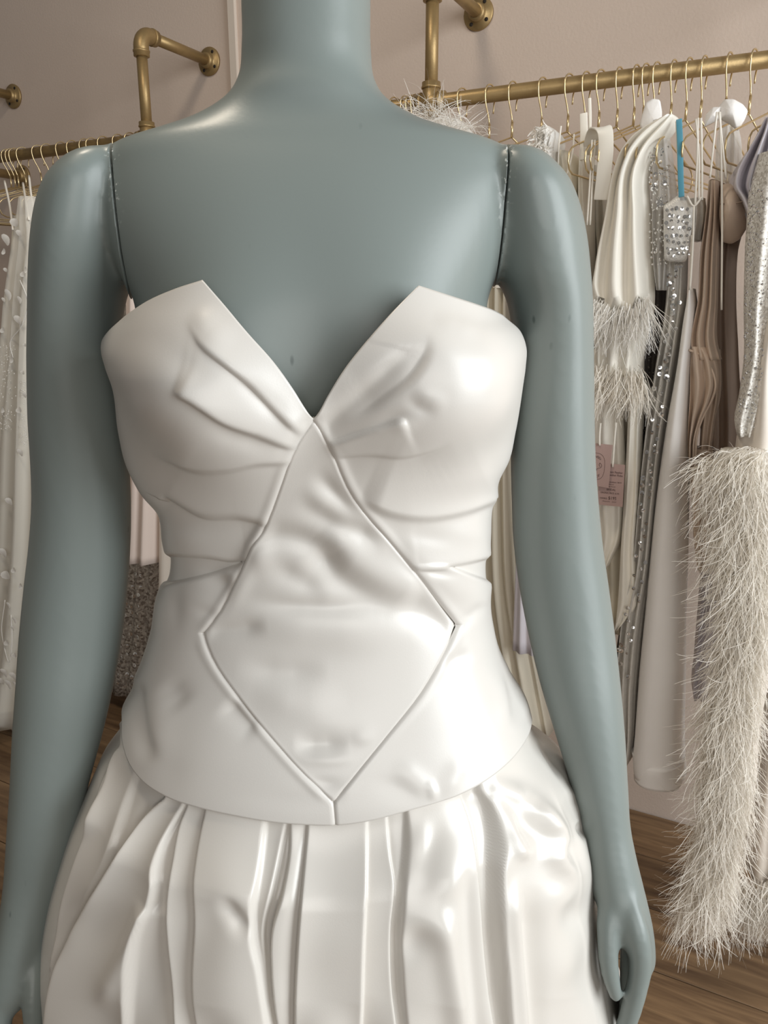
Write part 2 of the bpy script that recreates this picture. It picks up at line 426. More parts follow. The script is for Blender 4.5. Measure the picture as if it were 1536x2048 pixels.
TORSO = Sections(rows_to_world([
    (-170, 495, 735, .675, .054, .056), (0, 486, 741, .672, .055, .057), (100, 487, 742, .668, .056, .058), (170, 478, 752, .664, .056, .062),
    (205, 455, 775, .66, .057, .066), (230, 418, 812, .66, .058, .070), (252, 370, 858, .66, .060, .072), (272, 305, 925, .66, .063, .075),
    (288, 250, 985, .66, .066, .078), (310, 215, 1022, .66, .070, .080), (350, 207, 1033, .66, .078, .085), (420, 212, 1028, .66, .090, .090),
    (500, 236, 1008, .66, .100, .092), (560, 263, 986, .66, .105, .092), (600, 281, 972, .66, .107, .091), (650, 289, 968, .66, .107, .090), (760, 290, 972, .66, .104, .085),
    (900, 300, 965, .66, .092, .078), (1130, 360, 940, .66, .076, .072), (1300, 325, 970, .66, .088, .095), (1450, 280, 1040, .66, .112, .118),
    (1650, 275, 1045, .66, .110, .115)]), 2.25)
DRESS = Sections(rows_to_world([
    (480, 262, 996, .66, .110, .10), (560, 262, 996, .66, .114, .10), (610, 258, 998, .66, .117, .10), (636, 250, 1008, .66, .119, .10), (658, 236, 1026, .66, .120, .10), (690, 228, 1038, .66, .121, .10), (725, 236, 1036, .66, .121, .099),
    (760, 248, 1031, .66, .119, .098), (850, 257, 1021, .66, .113, .095), (910, 268, 1010, .66, .107, .092), (960, 290, 984, .66, .102, .090),
    (1010, 318, 978, .66, .098, .088), (1060, 328, 972, .66, .095, .087), (1130, 333, 965, .66, .093, .086), (1180, 320, 969, .66, .094, .087),
    (1240, 314, 980, .66, .099, .092), (1300, 298, 996, .66, .107, .100), (1350, 276, 1020, .66, .116, .110), (1400, 256, 1046, .66, .126, .120),
    (1450, 245, 1066, .66, .135, .130), (1520, 236, 1078, .66, .141, .135), (1700, 236, 1080, .66, .142, .135)]), 2.3)
SKIRT = Sections(rows_to_world([
    (1330, 276, 1022, .66, .118, .110), (1380, 258, 1046, .66, .128, .120), (1450, 236, 1080, .66, .142, .132), (1500, 212, 1108, .66, .152, .142),
    (1550, 190, 1128, .66, .160, .150), (1600, 165, 1152, .66, .167, .160), (1650, 145, 1163, .66, .172, .165), (1700, 128, 1168, .66, .178, .170),
    (1800, 106, 1185, .66, .187, .180), (1900, 99, 1212, .66, .195, .190), (1980, 96, 1243, .66, .200, .200), (2048, 95, 1250, .66, .206, .210),
    (2300, 60, 1290, .66, .230, .250)], [(0.004, -0.05, 0.36, 0.67, 0.30, 0.32)]), 2.2)
BUMP = 0.042

# ------------------------------------------------------------------ mannequin
man = empty('mannequin', (-0.05, 0.66, 0.0), 'sage grey display mannequin with jointed arms wearing the ivory dress', 'mannequin')
def loft_rings(rings, closed=True):
    n = len(rings[0]); V = [p for r in rings for p in r]
    Fc = grid_faces(len(rings), n, True)
    Fc.append(tuple(reversed(range(n)))); Fc.append(tuple((len(rings)-1)*n + k for k in range(n)))
    return V, Fc
def torso_loft():
    zs = np.linspace(TORSO.A[-1, 0], TORSO.A[0, 0], 150)
    zs = np.unique(np.r_[zs, np.linspace(at(600, 210, .66)[2], at(600, 330, .66)[2], 60)])[::-1]
    ph = np.linspace(-PI, PI, 97)[:-1]
    return loft_rings([TORSO.point(ph, np.full_like(ph, z), BUMP*0.62) for z in zs])
def limb(rows, n=140, seg=40):
    """rows: (py, xl, xr, Y, half depth)"""
    C = []
    for py, xl, xr, Y, dy in rows:
        l = at(xl, py, Y); r = at(xr, py, Y); m = (l + r)/2
        C.append((m[0], m[1], m[2], (r[0]-l[0])/2, dy))
    C = spline(C, n) if False else hermite(np.arange(len(C)), np.array(C), np.linspace(0, len(C)-1, n))
    th = np.linspace(0, 2*PI, seg+1)[:-1]; rings = []
    for x, y, z, a, b in C:
        rings.append(np.stack([x + a*np.cos(th), y + b*np.sin(th), np.full(seg, z)], -1))
    return loft_rings(rings)
def chain(pts, rad, n=22, seg=14):
    P = spline([at(*p) for p in pts], n)
    R = hermite(np.linspace(0, 1, len(rad)), np.array(rad), np.linspace(0, 1, n))
    T = (P[-1] - P[-2]); T /= np.linalg.norm(T); T0 = (P[0] - P[1]); T0 /= np.linalg.norm(T0)
    cap = [(P[-1] + T*R[-1]*k, R[-1]*math.sqrt(max(0.02, 1-k*k))) for k in (0.4, 0.75, 0.97)]
    P = np.vstack([P] + [c[0][None] for c in cap]); R = np.r_[R, [c[1] for c in cap]]
    return sweep(P, R, seg)
ARM_L = [(301, 212, 262, .662, .012), (306, 190, 275, .662, .032), (318, 162, 285, .662, .046), (338, 136, 290, .662, .054), (372, 110, 292, .662, .060),
    (420, 93, 288, .662, .061), (480, 83, 281, .662, .060), (540, 78, 268, .663, .057), (590, 75, 252, .664, .053), (640, 73, 243, .665, .050), (720, 70, 240, .667, .047),
    (830, 70, 250, .669, .045), (920, 74, 258, .670, .043), (1000, 75, 262, .671, .042), (1080, 69, 262, .671, .042), (1170, 58, 257, .668, .041), (1270, 48, 247, .662, .040),
    (1370, 41, 230, .652, .038), (1460, 34, 210, .642, .035), (1560, 29, 183, .630, .032), (1660, 22, 158, .618, .029), (1740, 17, 138, .610, .028),
    (1800, 11, 122, .604, .030), (1870, -2, 112, .598, .035), (1930, -14, 104, .594, .038), (1970, -20, 86, .594, .036), (1995, -20, 50, .594, .033), (2010, -14, 20, .594, .022)]
ARM_R = [(299, 985, 1035, .662, .012), (304, 970, 1058, .662, .032), (316, 958, 1082, .662, .046), (336, 952, 1104, .662, .054), (368, 948, 1130, .662, .060),
    (420, 952, 1151, .662, .061), (480, 962, 1164, .662, .060), (540, 978, 1171, .663, .057), (590, 1006, 1175, .664, .053), (640, 1018, 1177, .665, .050), (720, 1022, 1179, .667, .047),
    (830, 1019, 1181, .669, .045), (920, 1018, 1184, .670, .043), (1000, 1020, 1190, .671, .042), (1080, 1023, 1198, .671, .042), (1170, 1034, 1211, .668, .041), (1270, 1053, 1224, .662, .040),
    (1370, 1077, 1235, .652, .038), (1460, 1104, 1243, .642, .035), (1560, 1134, 1249, .630, .031), (1640, 1156, 1254, .620, .028), (1700, 1165, 1265, .612, .028),
    (1750, 1172, 1277, .606, .029), (1800, 1185, 1289, .600, .033), (1840, 1204, 1297, .597, .036), (1870, 1230, 1299, .596, .036), (1890, 1248, 1297, .596, .033), (1905, 1262, 1290, .596, .022)]
def hand(side):
    parts = []
    if side > 0:
        parts.append(chain([(1226, 1730, .606), (1220, 1790, .592), (1213, 1850, .577), (1212, 1905, .567), (1217, 1950, .562), (1227, 1990, .560)], [.013, .0125, .0112, .0096, .0085, .0062]))
        fin = [(.566, 0), (.586, 14), (.606, 6), (.624, -22)]
        for k, (Y, e) in enumerate(fin):
            q = (0, 14, 18, 16)[k]
            parts.append(chain([(1252, 1790, .5*Y + .301), (1266 - q*.4, 1850, Y + .006), (1276 - q, 1900, Y), (1274 - q, 1950, Y - .002), (1262 - q*.5, 2005 + e*.3, Y - .004), (1245, 2058 + e*.6, Y - .004), (1224, 2105 + e, Y - .003)],
                               [.007, .0108, .0106, .0100, .0095, .0086, .0066] if k != 3 else [.007, .0100, .0098, .0090, .0082, .0072, .0056]))
    else:
        parts.append(chain([(84, 1800, .604), (78, 1890, .587), (72, 1950, .573), (70, 2020, .561), (72, 2075, .557), (62, 2115, .556)], [.012, .0118, .0108, .0095, .0085, .0062]))
        fin = [(.566, 0), (.586, 14), (.606, 6), (.624, -22)]
        for k, (Y, e) in enumerate(fin):
            parts.append(chain([(30, 1890, .5*Y + .302), (12, 1960, Y + .005), (2, 2020, Y), (4, 2090, Y - .004), (18, 2160 + e*.5, Y - .005), (40, 2220 + e, Y - .004), (60, 2255 + e*1.4, Y - .002)],
                               [.007, .0122, .0120, .0110, .0102, .0088, .0066] if k != 3 else [.007, .0108, .0105, .0098, .0085, .0072, .0056]))
    return parts
def build_mannequin():
    V, Fc = [], []
    for v, f in [torso_loft(), limb(ARM_L), limb(ARM_R)] + hand(1) + hand(-1):
        b = len(V); V += list(v); Fc += [tuple(b + i for i in q) for q in f]
    me = bpy.data.meshes.new('body_raw'); me.from_pydata([tuple(map(float, v)) for v in V], [], Fc)
    bm = bmesh.new(); bm.from_mesh(me); bmesh.ops.recalc_face_normals(bm, faces=bm.faces); bm.to_mesh(me); bm.free()
    tmp = bpy.data.objects.new('body_raw', me); COL.objects.link(tmp)
    md = tmp.modifiers.new('remesh', 'REMESH'); md.mode = 'VOXEL'; md.voxel_size = 0.0027; md.adaptivity = 0.0
    sm = tmp.modifiers.new('smooth', 'SMOOTH'); sm.factor = 0.5; sm.iterations = 12
    dg = bpy.context.evaluated_depsgraph_get(); dg.update()
    body = bpy.data.meshes.new_from_object(tmp.evaluated_get(dg))
    bpy.data.objects.remove(tmp)
    # cut the arms off along the joint planes
    bm = bmesh.new(); bm.from_mesh(body); seams = []
    for side, pts in ((-1, [(237, 301, .660), (228, 400, .598), (263, 556, .640)]), (1, [(1003, 296, .660), (1014, 400, .598), (990, 552, .640)])):
        P = [Vector(at(*p)) for p in pts]; nn = (P[1]-P[0]).cross(P[2]-P[0]).normalized()
        if nn.x * side < 0: nn = -nn
        zc = P[2].z - 0.022
        g = [f for f in bm.faces if f.calc_center_median().z > zc and f.calc_center_median().x * side > side * (-0.05) + 0.09]
        geom = set(g)
        for f in g: geom.update(f.verts); geom.update(f.edges)
        res = bmesh.ops.bisect_plane(bm, geom=list(geom), plane_co=P[0], plane_no=nn, dist=1e-6)
        cut = [e for e in res['geom_cut'] if isinstance(e, bmesh.types.BMEdge)]
        bmesh.ops.split_edges(bm, edges=cut); seams.append((side, P, nn))
    bm.verts.ensure_lookup_table(); bm.faces.ensure_lookup_table()
    seen = [-1] * len(bm.verts); bm.verts.index_update(); comps = []
    for v in bm.verts:
        if seen[v.index] >= 0: continue
        st = [v]; seen[v.index] = len(comps); c = []
        while st:
            x = st.pop(); c.append(x)
            for e in x.link_edges:
                y = e.other_vert(x)
                if seen[y.index] < 0: seen[y.index] = len(comps); st.append(y)
        comps.append(c)
    comps = sorted(comps, key=len, reverse=True)[:3]
    info = []
    for c in comps:
        xs = sum(v.co.x for v in c)/len(c); info.append((xs, c))
    info.sort(key=lambda t: t[0])
    names = ['arm', 'torso', 'arm']
    for i, (xs, c) in enumerate(info):
        keep = set(c); b2 = bmesh.new(); mp = {}
        for v in c: mp[v] = b2.verts.new(v.co)
        for f in bm.faces:
            if f.verts[0] in keep:
                try: b2.faces.new([mp[v] for v in f.verts])
                except ValueError: pass
        be = [e for e in b2.edges if e.is_boundary]
        shift = Vector((0, 0, 0))
        if i == 0: shift = seams[0][2] * 0.0019
        if i == 2: shift = seams[1][2] * 0.0019
        for v in b2.verts: v.co += shift
        if be: bmesh.ops.holes_fill(b2, edges=be, sides=0)
        bmesh.ops.recalc_face_normals(b2, faces=b2.faces)
        m2 = bpy.data.meshes.new(names[i]); b2.to_mesh(m2); b2.free()
        ca = m2.attributes.new('chip', 'FLOAT', 'POINT')
        co = np.zeros(len(m2.vertices)*3); m2.vertices.foreach_get('co', co); co = co.reshape(-1, 3)
        chip = np.zeros(len(co))
        for side, P, nn in seams:
            d = (co - np.array(P[0])) @ np.array(nn); top = np.clip((co[:, 2] - P[1].z + 0.02)/0.03, 0, 1) * (co[:, 0]*side > -0.05*side)
            chip = np.maximum(chip, np.exp(-(d/0.0035)**2) * top)
        ca.data.foreach_set('value', chip.astype(np.float32))
        m2.polygons.foreach_set('use_smooth', [True]*len(m2.polygons))
        m2.materials.append(MATS['mannequin_paint'])
        o = link(names[i], m2, man)
    bm.free()
build_mannequin()
tube('support_pole', [(-0.05, 0.66, 0.01), (-0.05, 0.66, 0.62)], 0.014, 'steel', man, 12)
lathe('base_plate', (-0.05, 0.66, 0.0005), (0, 0, 1), [(0, 0.15), (0.006, 0.15), (0.009, 0.145), (0.012, 0.02)], 'steel', man, 32)

# ------------------------------------------------------------------ dress: folds traced on the surface
class Folds:
    def __init__(self, k=1.0, kw=1.0): self.L = []; self.k = k; self.kw = kw
    def ridge(self, pts, amp, w, t0=0.4, t1=0.4, raw=False):
        k, kw = (1, 1) if raw else (self.k, self.kw)
        self.L.append(('r', spline(pts, 18), amp*1e-3*k, w*kw, w*kw, t0, t1))
    def step(self, pts, amp, whi, wlo=5, t0=0.05, t1=0.25):
        """raised on the right-hand side of the drawn direction, dropping sharply on the left"""
        self.L.append(('s', spline(pts, 18), amp*1e-3*self.k, whi*self.kw, wlo, t0, t1))
    def blob(self, x, y, rx, ry, amp, ang=0): self.L.append(('b', (x, y, rx*1.5, ry*1.5, math.radians(ang)), amp*0.75e-3*self.k))
    def value(self, X, Y):
        h = np.zeros(X.shape)
        for q in self.L:
            if q[0] == 'b':
                x, y, rx, ry, a = q[1]; dx = X - x; dy = Y - y
                u = (dx*math.cos(a) + dy*math.sin(a))/rx; v = (-dx*math.sin(a) + dy*math.cos(a))/ry
                h += q[2]*np.exp(-u*u - v*v); continue
            _, P, amp, wh, wl, t0, t1 = q
            m = 3.2*max(wh, wl)
            idx = np.nonzero((X > P[:, 0].min()-m) & (X < P[:, 0].max()+m) & (Y > P[:, 1].min()-m) & (Y < P[:, 1].max()+m))
            x = X[idx]; y = Y[idx]
            if x.size == 0: continue
            best = np.full(x.shape, 1e9); sg = np.zeros(x.shape); tt = np.zeros(x.shape); ov = np.zeros(x.shape)
            n = len(P) - 1
            for k in range(n):
                ax, ay = P[k]; bx, by = P[k+1]; ex = bx-ax; ey = by-ay; l2 = ex*ex+ey*ey+1e-9
                tr = ((x-ax)*ex + (y-ay)*ey)/l2; t = np.clip(tr, 0, 1); dx = x-ax-t*ex; dy = y-ay-t*ey
                d = np.hypot(dx, dy); c = d < best
                best = np.where(c, d, best); sg = np.where(c, np.sign(ex*dy - ey*dx), sg); tt = np.where(c, (k+t)/n, tt)
                oo = np.abs(tr - t)*math.sqrt(l2) if k in (0, n-1) else 0.0
                if k == 0 and n > 1: oo = np.where(tr < 0, oo, 0.0)
                if k == n-1 and n > 1: oo = np.where(tr > 1, oo, 0.0)
                ov = np.where(c, oo, ov)
            fade = np.ones(x.shape)
            t0 = 0 if t0 < 0.07 else t0; t1 = 0 if t1 < 0.07 else t1
            if t0 > 0: fade *= np.clip(tt/t0, 0, 1)**1.0 if False else (lambda s: s*s*(3-2*s))(np.clip(tt/t0, 0, 1))
            if t1 > 0: fade *= (lambda s: s*s*(3-2*s))(np.clip((1-tt)/t1, 0, 1))
            fade *= np.exp(-(ov/(0.5*wh + 3))**2); far = np.clip(ov/(0.7*wh + 2), 0, 1)
            if q[0] == 'r': v = np.exp(-(best/wh)**2)
            else:
                hi_ = np.exp(-(best/wh)**1.3); lo_ = np.exp(-(best/wl)**2); mid = 0.5*(hi_ + lo_)
                v = np.where(sg >= 0, hi_, lo_)*(1-far) + mid*far
            h[idx] += amp*fade*v
        return h

dress = empty('strapless_dress', (-0.05, 0.66, 0.0), 'ivory satin strapless dress with diamond front panel and pleated bubble skirt', 'dress')
# base surface for tracing
_z = np.linspace(DRESS.A[0, 0], DRESS.A[-1, 0], 260); _p = np.linspace(-math.radians(125), math.radians(125), 260)
_P = DRESS.point(_p[None, :], _z[:, None], BUMP)
_bv = BVHTree.FromPolygons([tuple(v) for v in _P.reshape(-1, 3)], grid_faces(260, 260))
def trace(px, py):
    r = ray(px, py); hit = _bv.ray_cast(Vector((0, 0, H)), Vector(r).normalized())
    if hit[0] is None: return None
    h = hit[0]; S = DRESS.at([h.z])[0]
    return math.atan2(h.x - S[0], S[2] - h.y), h.z
def trace_line(pts, n=60):
    out = [trace(*p) for p in spline(pts, n)]
    return np.array([o for o in out if o is not None])

V_L = [(407, 562), (440, 601), (500, 672), (545, 722), (585, 776), (612, 818), (627, 838)]
V_R = [(836, 573), (781, 630), (730, 688), (690, 738), (655, 792), (636, 826), (627, 838)]
UP_L = [(627, 838), (595, 885), (579, 920), (560, 975), (540, 1030), (524, 1062), (505, 1092), (488, 1130), (470, 1168), (440, 1224), (404, 1266)]
LO_L = [(404, 1266), (428, 1322), (480, 1398), (545, 1478), (610, 1550), (667, 1605)]
UP_R = [(627, 838), (650, 878), (668, 912), (690, 964), (722, 1016), (765, 1066), (822, 1134), (868, 1190), (917, 1250)]
LO_R = [(917, 1250), (880, 1322), (840, 1388), (780, 1464), (728, 1528), (667, 1605)]
MID = [(667, 1605), (669, 1626), (671, 1650)]
HEM = [(246, 1432), (249, 1490), (262, 1528), (292, 1566), (335, 1593), (395, 1613), (470, 1630), (540, 1642), (610, 1648), (670, 1649), (740, 1640), (810, 1622), (880, 1602), (940, 1578), (990, 1546), (1030, 1508), (1056, 1465), (1064, 1425)]
TOP_L = [(407, 562), (350, 581), (300, 604), (270, 624), (256, 634)]
TOP_R = [(836, 573), (900, 594), (955, 612), (985, 623), (1002, 632)]

hem = trace_line(HEM, 120); hem = hem[np.argsort(hem[:, 0])]
def hem_z(phi): return np.interp(phi, hem[:, 0], hem[:, 1])
def top_fn(pts):
    t = trace_line(pts, 60); t = t[np.argsort(t[:, 0])]
    e = t[0] if abs(t[0, 0]) > abs(t[-1, 0]) else t[-1]
    return lambda phi: np.interp(phi, t[:, 0], t[:, 1]) - 0.034*np.clip((np.abs(phi) - abs(e[0]))/math.radians(32), 0, 1)
topL, topR = top_fn(TOP_L), top_fn(TOP_R)
def bound(*segs):
    """phi as a function of z along joined seam pieces"""
    t = np.vstack([trace_line(s, 50) for s in segs]); t = t[np.argsort(t[:, 1])]
    return lambda z: np.interp(z, t[:, 1], t[:, 0]), t[:, 1].min(), t[:, 1].max()

FB = Folds(0.85, 1.3)
# left cup
FB.step([(609, 862), (553, 810), (499, 756), (455, 720), (410, 684), (378, 636)], 5.5, 34, 9, 0.02, 0.35)
FB.step([(592, 889), (529, 865), (455, 839), (410, 810), (372, 788), (346, 782)], 6.5, 40, 8, 0.02, 0.12)
FB.step([(579, 917), (514, 920), (455, 932), (395, 932), (350, 917), (302, 897)], 5.5, 46, 8, 0.02, 0.3)
FB.ridge([(590, 850), (520, 790), (450, 740)], -2.2, 16); FB.ridge([(560, 890), (480, 872), (410, 850)], -2.0, 14)
FB.ridge([(470, 700), (420, 655), (390, 610)], 2.6, 22); FB.blob(330, 700, 40, 26, -2.0, 30); FB.blob(280, 640, 30, 22, 2.0, -30); FB.blob(385, 740, 26, 20, -2.4, 25)
FB.step([(330, 1004), (395, 1040), (470, 1044), (532, 1056)], -7.0, 60, 10, 0.02, 0.02)
# right cup
FB.ridge([(648, 856), (700, 812), (750, 772), (800, 728), (842, 694)], -3.6, 15, 0.02, 0.35)
FB.step([(846, 660), (851, 704), (826, 748), (780, 784), (735, 816), (690, 836)], -4.6, 38, 10, 0.3, 0.3)
FB.step([(667, 888), (735, 864), (790, 848), (812, 838)], 4.5, 26, 5, 0.02, 0.12)
FB.ridge([(806, 792), (838, 812), (880, 830)], -1.8, 11, .45, .45); FB.ridge([(820, 778), (860, 796), (900, 806)], 1.5, 13, .45, .45); FB.blob(806, 850, 16, 10, 2.0); FB.blob(786, 834, 22, 8, -2.4, -20)
FB.step([(672, 917), (735, 913), (810, 917), (870, 901), (905, 882)], -4.0, 34, 6, 0.02, 0.35)
FB.step([(975, 996), (914, 1016), (840, 1026), (780, 1017), (720, 990)], 6.0, 55, 12, 0.05, 0.15)
FB.blob(880, 690, 40, 22, 2.0, 30); FB.blob(985, 720, 22, 40, 2.2); FB.blob(940, 640, 50, 14, -1.5, 15); FB.ridge([(860, 640), (910, 650), (960, 670)], 1.6, 14)
# waist tucks, left and right
FB.step([(326, 1114), (393, 1121), (452, 1130), (489, 1126)], -6.0, 42, 6, 0.02, 0.05)
FB.step([(488, 1128), (436, 1140), (386, 1154), (326, 1166)], -6.0, 44, 6, 0.02, 0.02)
FB.blob(464, 1150, 20, 9, 4.0, 25); FB.blob(440, 1168, 34, 10, -3.2, 25); FB.blob(395, 1200, 34, 20, 3.0, 20); FB.blob(350, 1215, 12, 30, -3.0)
FB.blob(360, 1080, 30, 14, 2.0); FB.blob(430, 1232, 24, 9, -2.5, 25)
FB.step([(964, 1110), (939, 1116), (886, 1126), (824, 1131)], 5.5, 42, 6, 0.02, 0.05)
FB.step([(830, 1134), (886, 1136), (935, 1156), (970, 1170)], 5.0, 34, 6, 0.02, 0.02)
FB.blob(856, 1143, 24, 8, -4.5); FB.blob(846, 1150, 12, 8, 3.0); FB.blob(900, 1175, 40, 18, 3.5, 20); FB.blob(950, 1220, 20, 34, 2.5); FB.ridge([(917, 1250), (940, 1226), (968, 1202)], -2.5, 10)
FB.blob(930, 1070, 40, 16, 2.0, -10); FB.blob(850, 1070, 40, 12, -2.0, 10)
FD = Folds(1.0, 1.3)
# centre panel drape
FD.ridge([(620, 1090), (686, 1156), (753, 1196), (852, 1226), (914, 1250)], -6.5, 26, 0.15, 0.02)
FD.ridge([(640, 1060), (700, 1120), (770, 1165), (850, 1205)], 4.5, 30, 0.2, 0.2)
FD.ridge([(519, 1066), (602, 1080), (700, 1138)], -5.0, 20, 0.02, 0.3)
FD.ridge([(520, 1128), (575, 1148), (620, 1172), (660, 1200)], -2.6, 18)
FD.ridge([(470, 1196), (540, 1208), (620, 1214), (700, 1216), (800, 1222)], -3.2, 14); FD.ridge([(470, 1250), (580, 1256), (700, 1262), (820, 1270)], 3.0, 30)
FD.ridge([(620, 935), (660, 976), (702, 1016), (730, 1040)], -3.4, 15, 0.4, 0.4); FD.ridge([(585, 995), (640, 1026), (700, 1054), (775, 1086)], -3.6, 18, 0.4, 0.25)
FD.ridge([(600, 960), (650, 1005), (740, 1052)], 3.0, 20); FD.blob(520, 1110, 16, 20, 3.0, -30); FD.blob(480, 1170, 12, 30, 3.0, 30)
FD.ridge([(410, 1262), (480, 1258), (540, 1248)], -3.0, 14, 0.02, 0.4); FD.ridge([(470, 1330), (560, 1345), (660, 1340)], -2.2, 20); FD.ridge([(500, 1385), (600, 1405), (700, 1395)], 1.8, 24)
FD.ridge([(585, 1490), (640, 1492), (700, 1488)], -2.6, 16); FD.blob(650, 1515, 34, 10, 2.4); FD.blob(725, 1470, 16, 14, 2.2); FD.blob(660, 1440, 50, 18, 2.0); FD.blob(640, 1570, 30, 10, -2.2)
# lower side panels
FB.ridge([(505, 1444), (480, 1424), (452, 1396)], -4.2, 22, 0.05, 0.4); FB.ridge([(372, 1420), (350, 1390), (330, 1360)], -3.2, 22); FB.ridge([(270, 1350), (281, 1440), (303, 1535)], -5.0, 15, 0.2, 0.25)
FB.blob(320, 1440, 20, 60, 3.0); FB.blob(420, 1490, 50, 30, 1.8); FB.blob(350, 1310, 40, 26, 1.8); FB.blob(330, 1540, 26, 30, -2.0, -20); FB.blob(560, 1600, 50, 14, -1.2)
FB.ridge([(1000, 1330), (1022, 1390), (1030, 1460)], -3.0, 9); FB.ridge([(1016, 1340), (1042, 1400), (1050, 1450)], 2.6, 9); FB.ridge([(985, 1320), (1004, 1390), (1008, 1470)], 2.2, 12)
FB.ridge([(870, 1330), (905, 1320), (945, 1300)], -2.4, 12); FB.blob(900, 1420, 60, 40, 1.8); FB.ridge([(780, 1520), (830, 1560), (868, 1600)], 2.4, 16); FB.ridge([(866, 1604), (862, 1580), (850, 1556)], 2.2, 7); FB.ridge([(882, 1600), (896, 1570), (930, 1500)], 2.0, 14)
FB.blob(800, 1580, 30, 14, -2.0, 20)
# seams
SEAM = Folds(1, 1); NEAR = Folds(1, 1)
for s in (UP_L, LO_L, UP_R, LO_R, MID): SEAM.ridge(s, -2.4, 2.8, 0, 0, True)
for s in (UP_L, LO_L, UP_R, LO_R): NEAR.ridge(s, 1000, 16, 0, 0, True)
for s, sg in ((UP_L, -1), (LO_L, -1), (UP_R, 1), (LO_R, 1)):
    SEAM.ridge([(x + sg*9, y) for x, y in s], 0.8, 9, 0.08, 0.08, True)

def dress_pts(phi, z, FO, lift=0.0):
    P = DRESS.point(phi, z, BUMP); X, Y = proj(P)
    h = FO.value(X, Y)*(1 - 0.6*np.clip(NEAR.value(X, Y), 0, 1)) + SEAM.value(X, Y) + lift
    front = np.clip((math.radians(112) - np.abs(phi))/math.radians(14), 0, 1)
    h = h*front
    rad = np.stack([np.sin(phi), -np.cos(phi), np.zeros_like(phi)], -1)
    return P + rad*h[..., None]
def panel(name, phi, z, FO, thick=0.0016):
    P = dress_pts(phi, z, FO); nr, nc = phi.shape
    o = new_obj(name, P.reshape(-1, 3), grid_faces(nr, nc), 'satin', dress)
    m = o.modifiers.new('thickness', 'SOLIDIFY'); m.thickness = thick; m.offset = -1
    return o
zmin = hem[:, 1].min()
SIDE = math.radians(118)
def side_panel(sg, V, UP, LO, topf, peak):
    b, lo, hi = bound(V, UP, LO, MID); pk = trace(*peak); nr, nc = 320, 190
    t = np.linspace(0, 1, nr)[:, None]; c = (np.linspace(0, 1, nc)**0.9)[None, :]
    zin = pk[1] + (zmin - pk[1])*t; pin = b(zin)
    phi = sg*SIDE + (pin - sg*SIDE)*c
    zt = topf(phi[0])[None, :]; zb = hem_z(phi[-1])[None, :]
    zt[0, -1] = pk[1]; zb[0, -1] = zmin
    zz = zt + (zb - zt)*t
    if sg > 0: phi = phi[:, ::-1]; zz = zz[:, ::-1]
    panel('bodice_side_panel', phi, zz, FB)
side_panel(-1, V_L, UP_L, LO_L, topL, (407, 562))
side_panel(1, V_R, UP_R, LO_R, topR, (836, 573))
# diamond front panel
bl, l1, h1 = bound(UP_L, LO_L); br, l2, h2 = bound(UP_R, LO_R)
zr = np.linspace(min(h1, h2), max(l1, l2), 260); c = np.linspace(0, 1, 170)[None, :]
L_ = bl(zr)[:, None]; R_ = br(zr)[:, None]; phi = L_ + (R_ - L_)*c; zz = np.repeat(zr[:, None], 170, 1)
panel('diamond_front_panel', phi, zz, FD)
# back panel
ph = np.linspace(SIDE, 2*PI - SIDE, 50)[None, :]; zt = np.linspace(0, 1, 50)[:, None]
ztop = float(topL(-SIDE)); zb = float(hem_z(-SIDE)); phi = np.repeat(ph, 50, 0); zz = ztop + (zb - ztop)*np.repeat(zt, 50, 1)
o = new_obj('bodice_back_panel', DRESS.point(phi, zz, 0).reshape(-1, 3), grid_faces(50, 50), 'satin', dress)
m = o.modifiers.new('thickness', 'SOLIDIFY'); m.thickness = 0.0016; m.offset = -1

# skirt
FS = Folds()
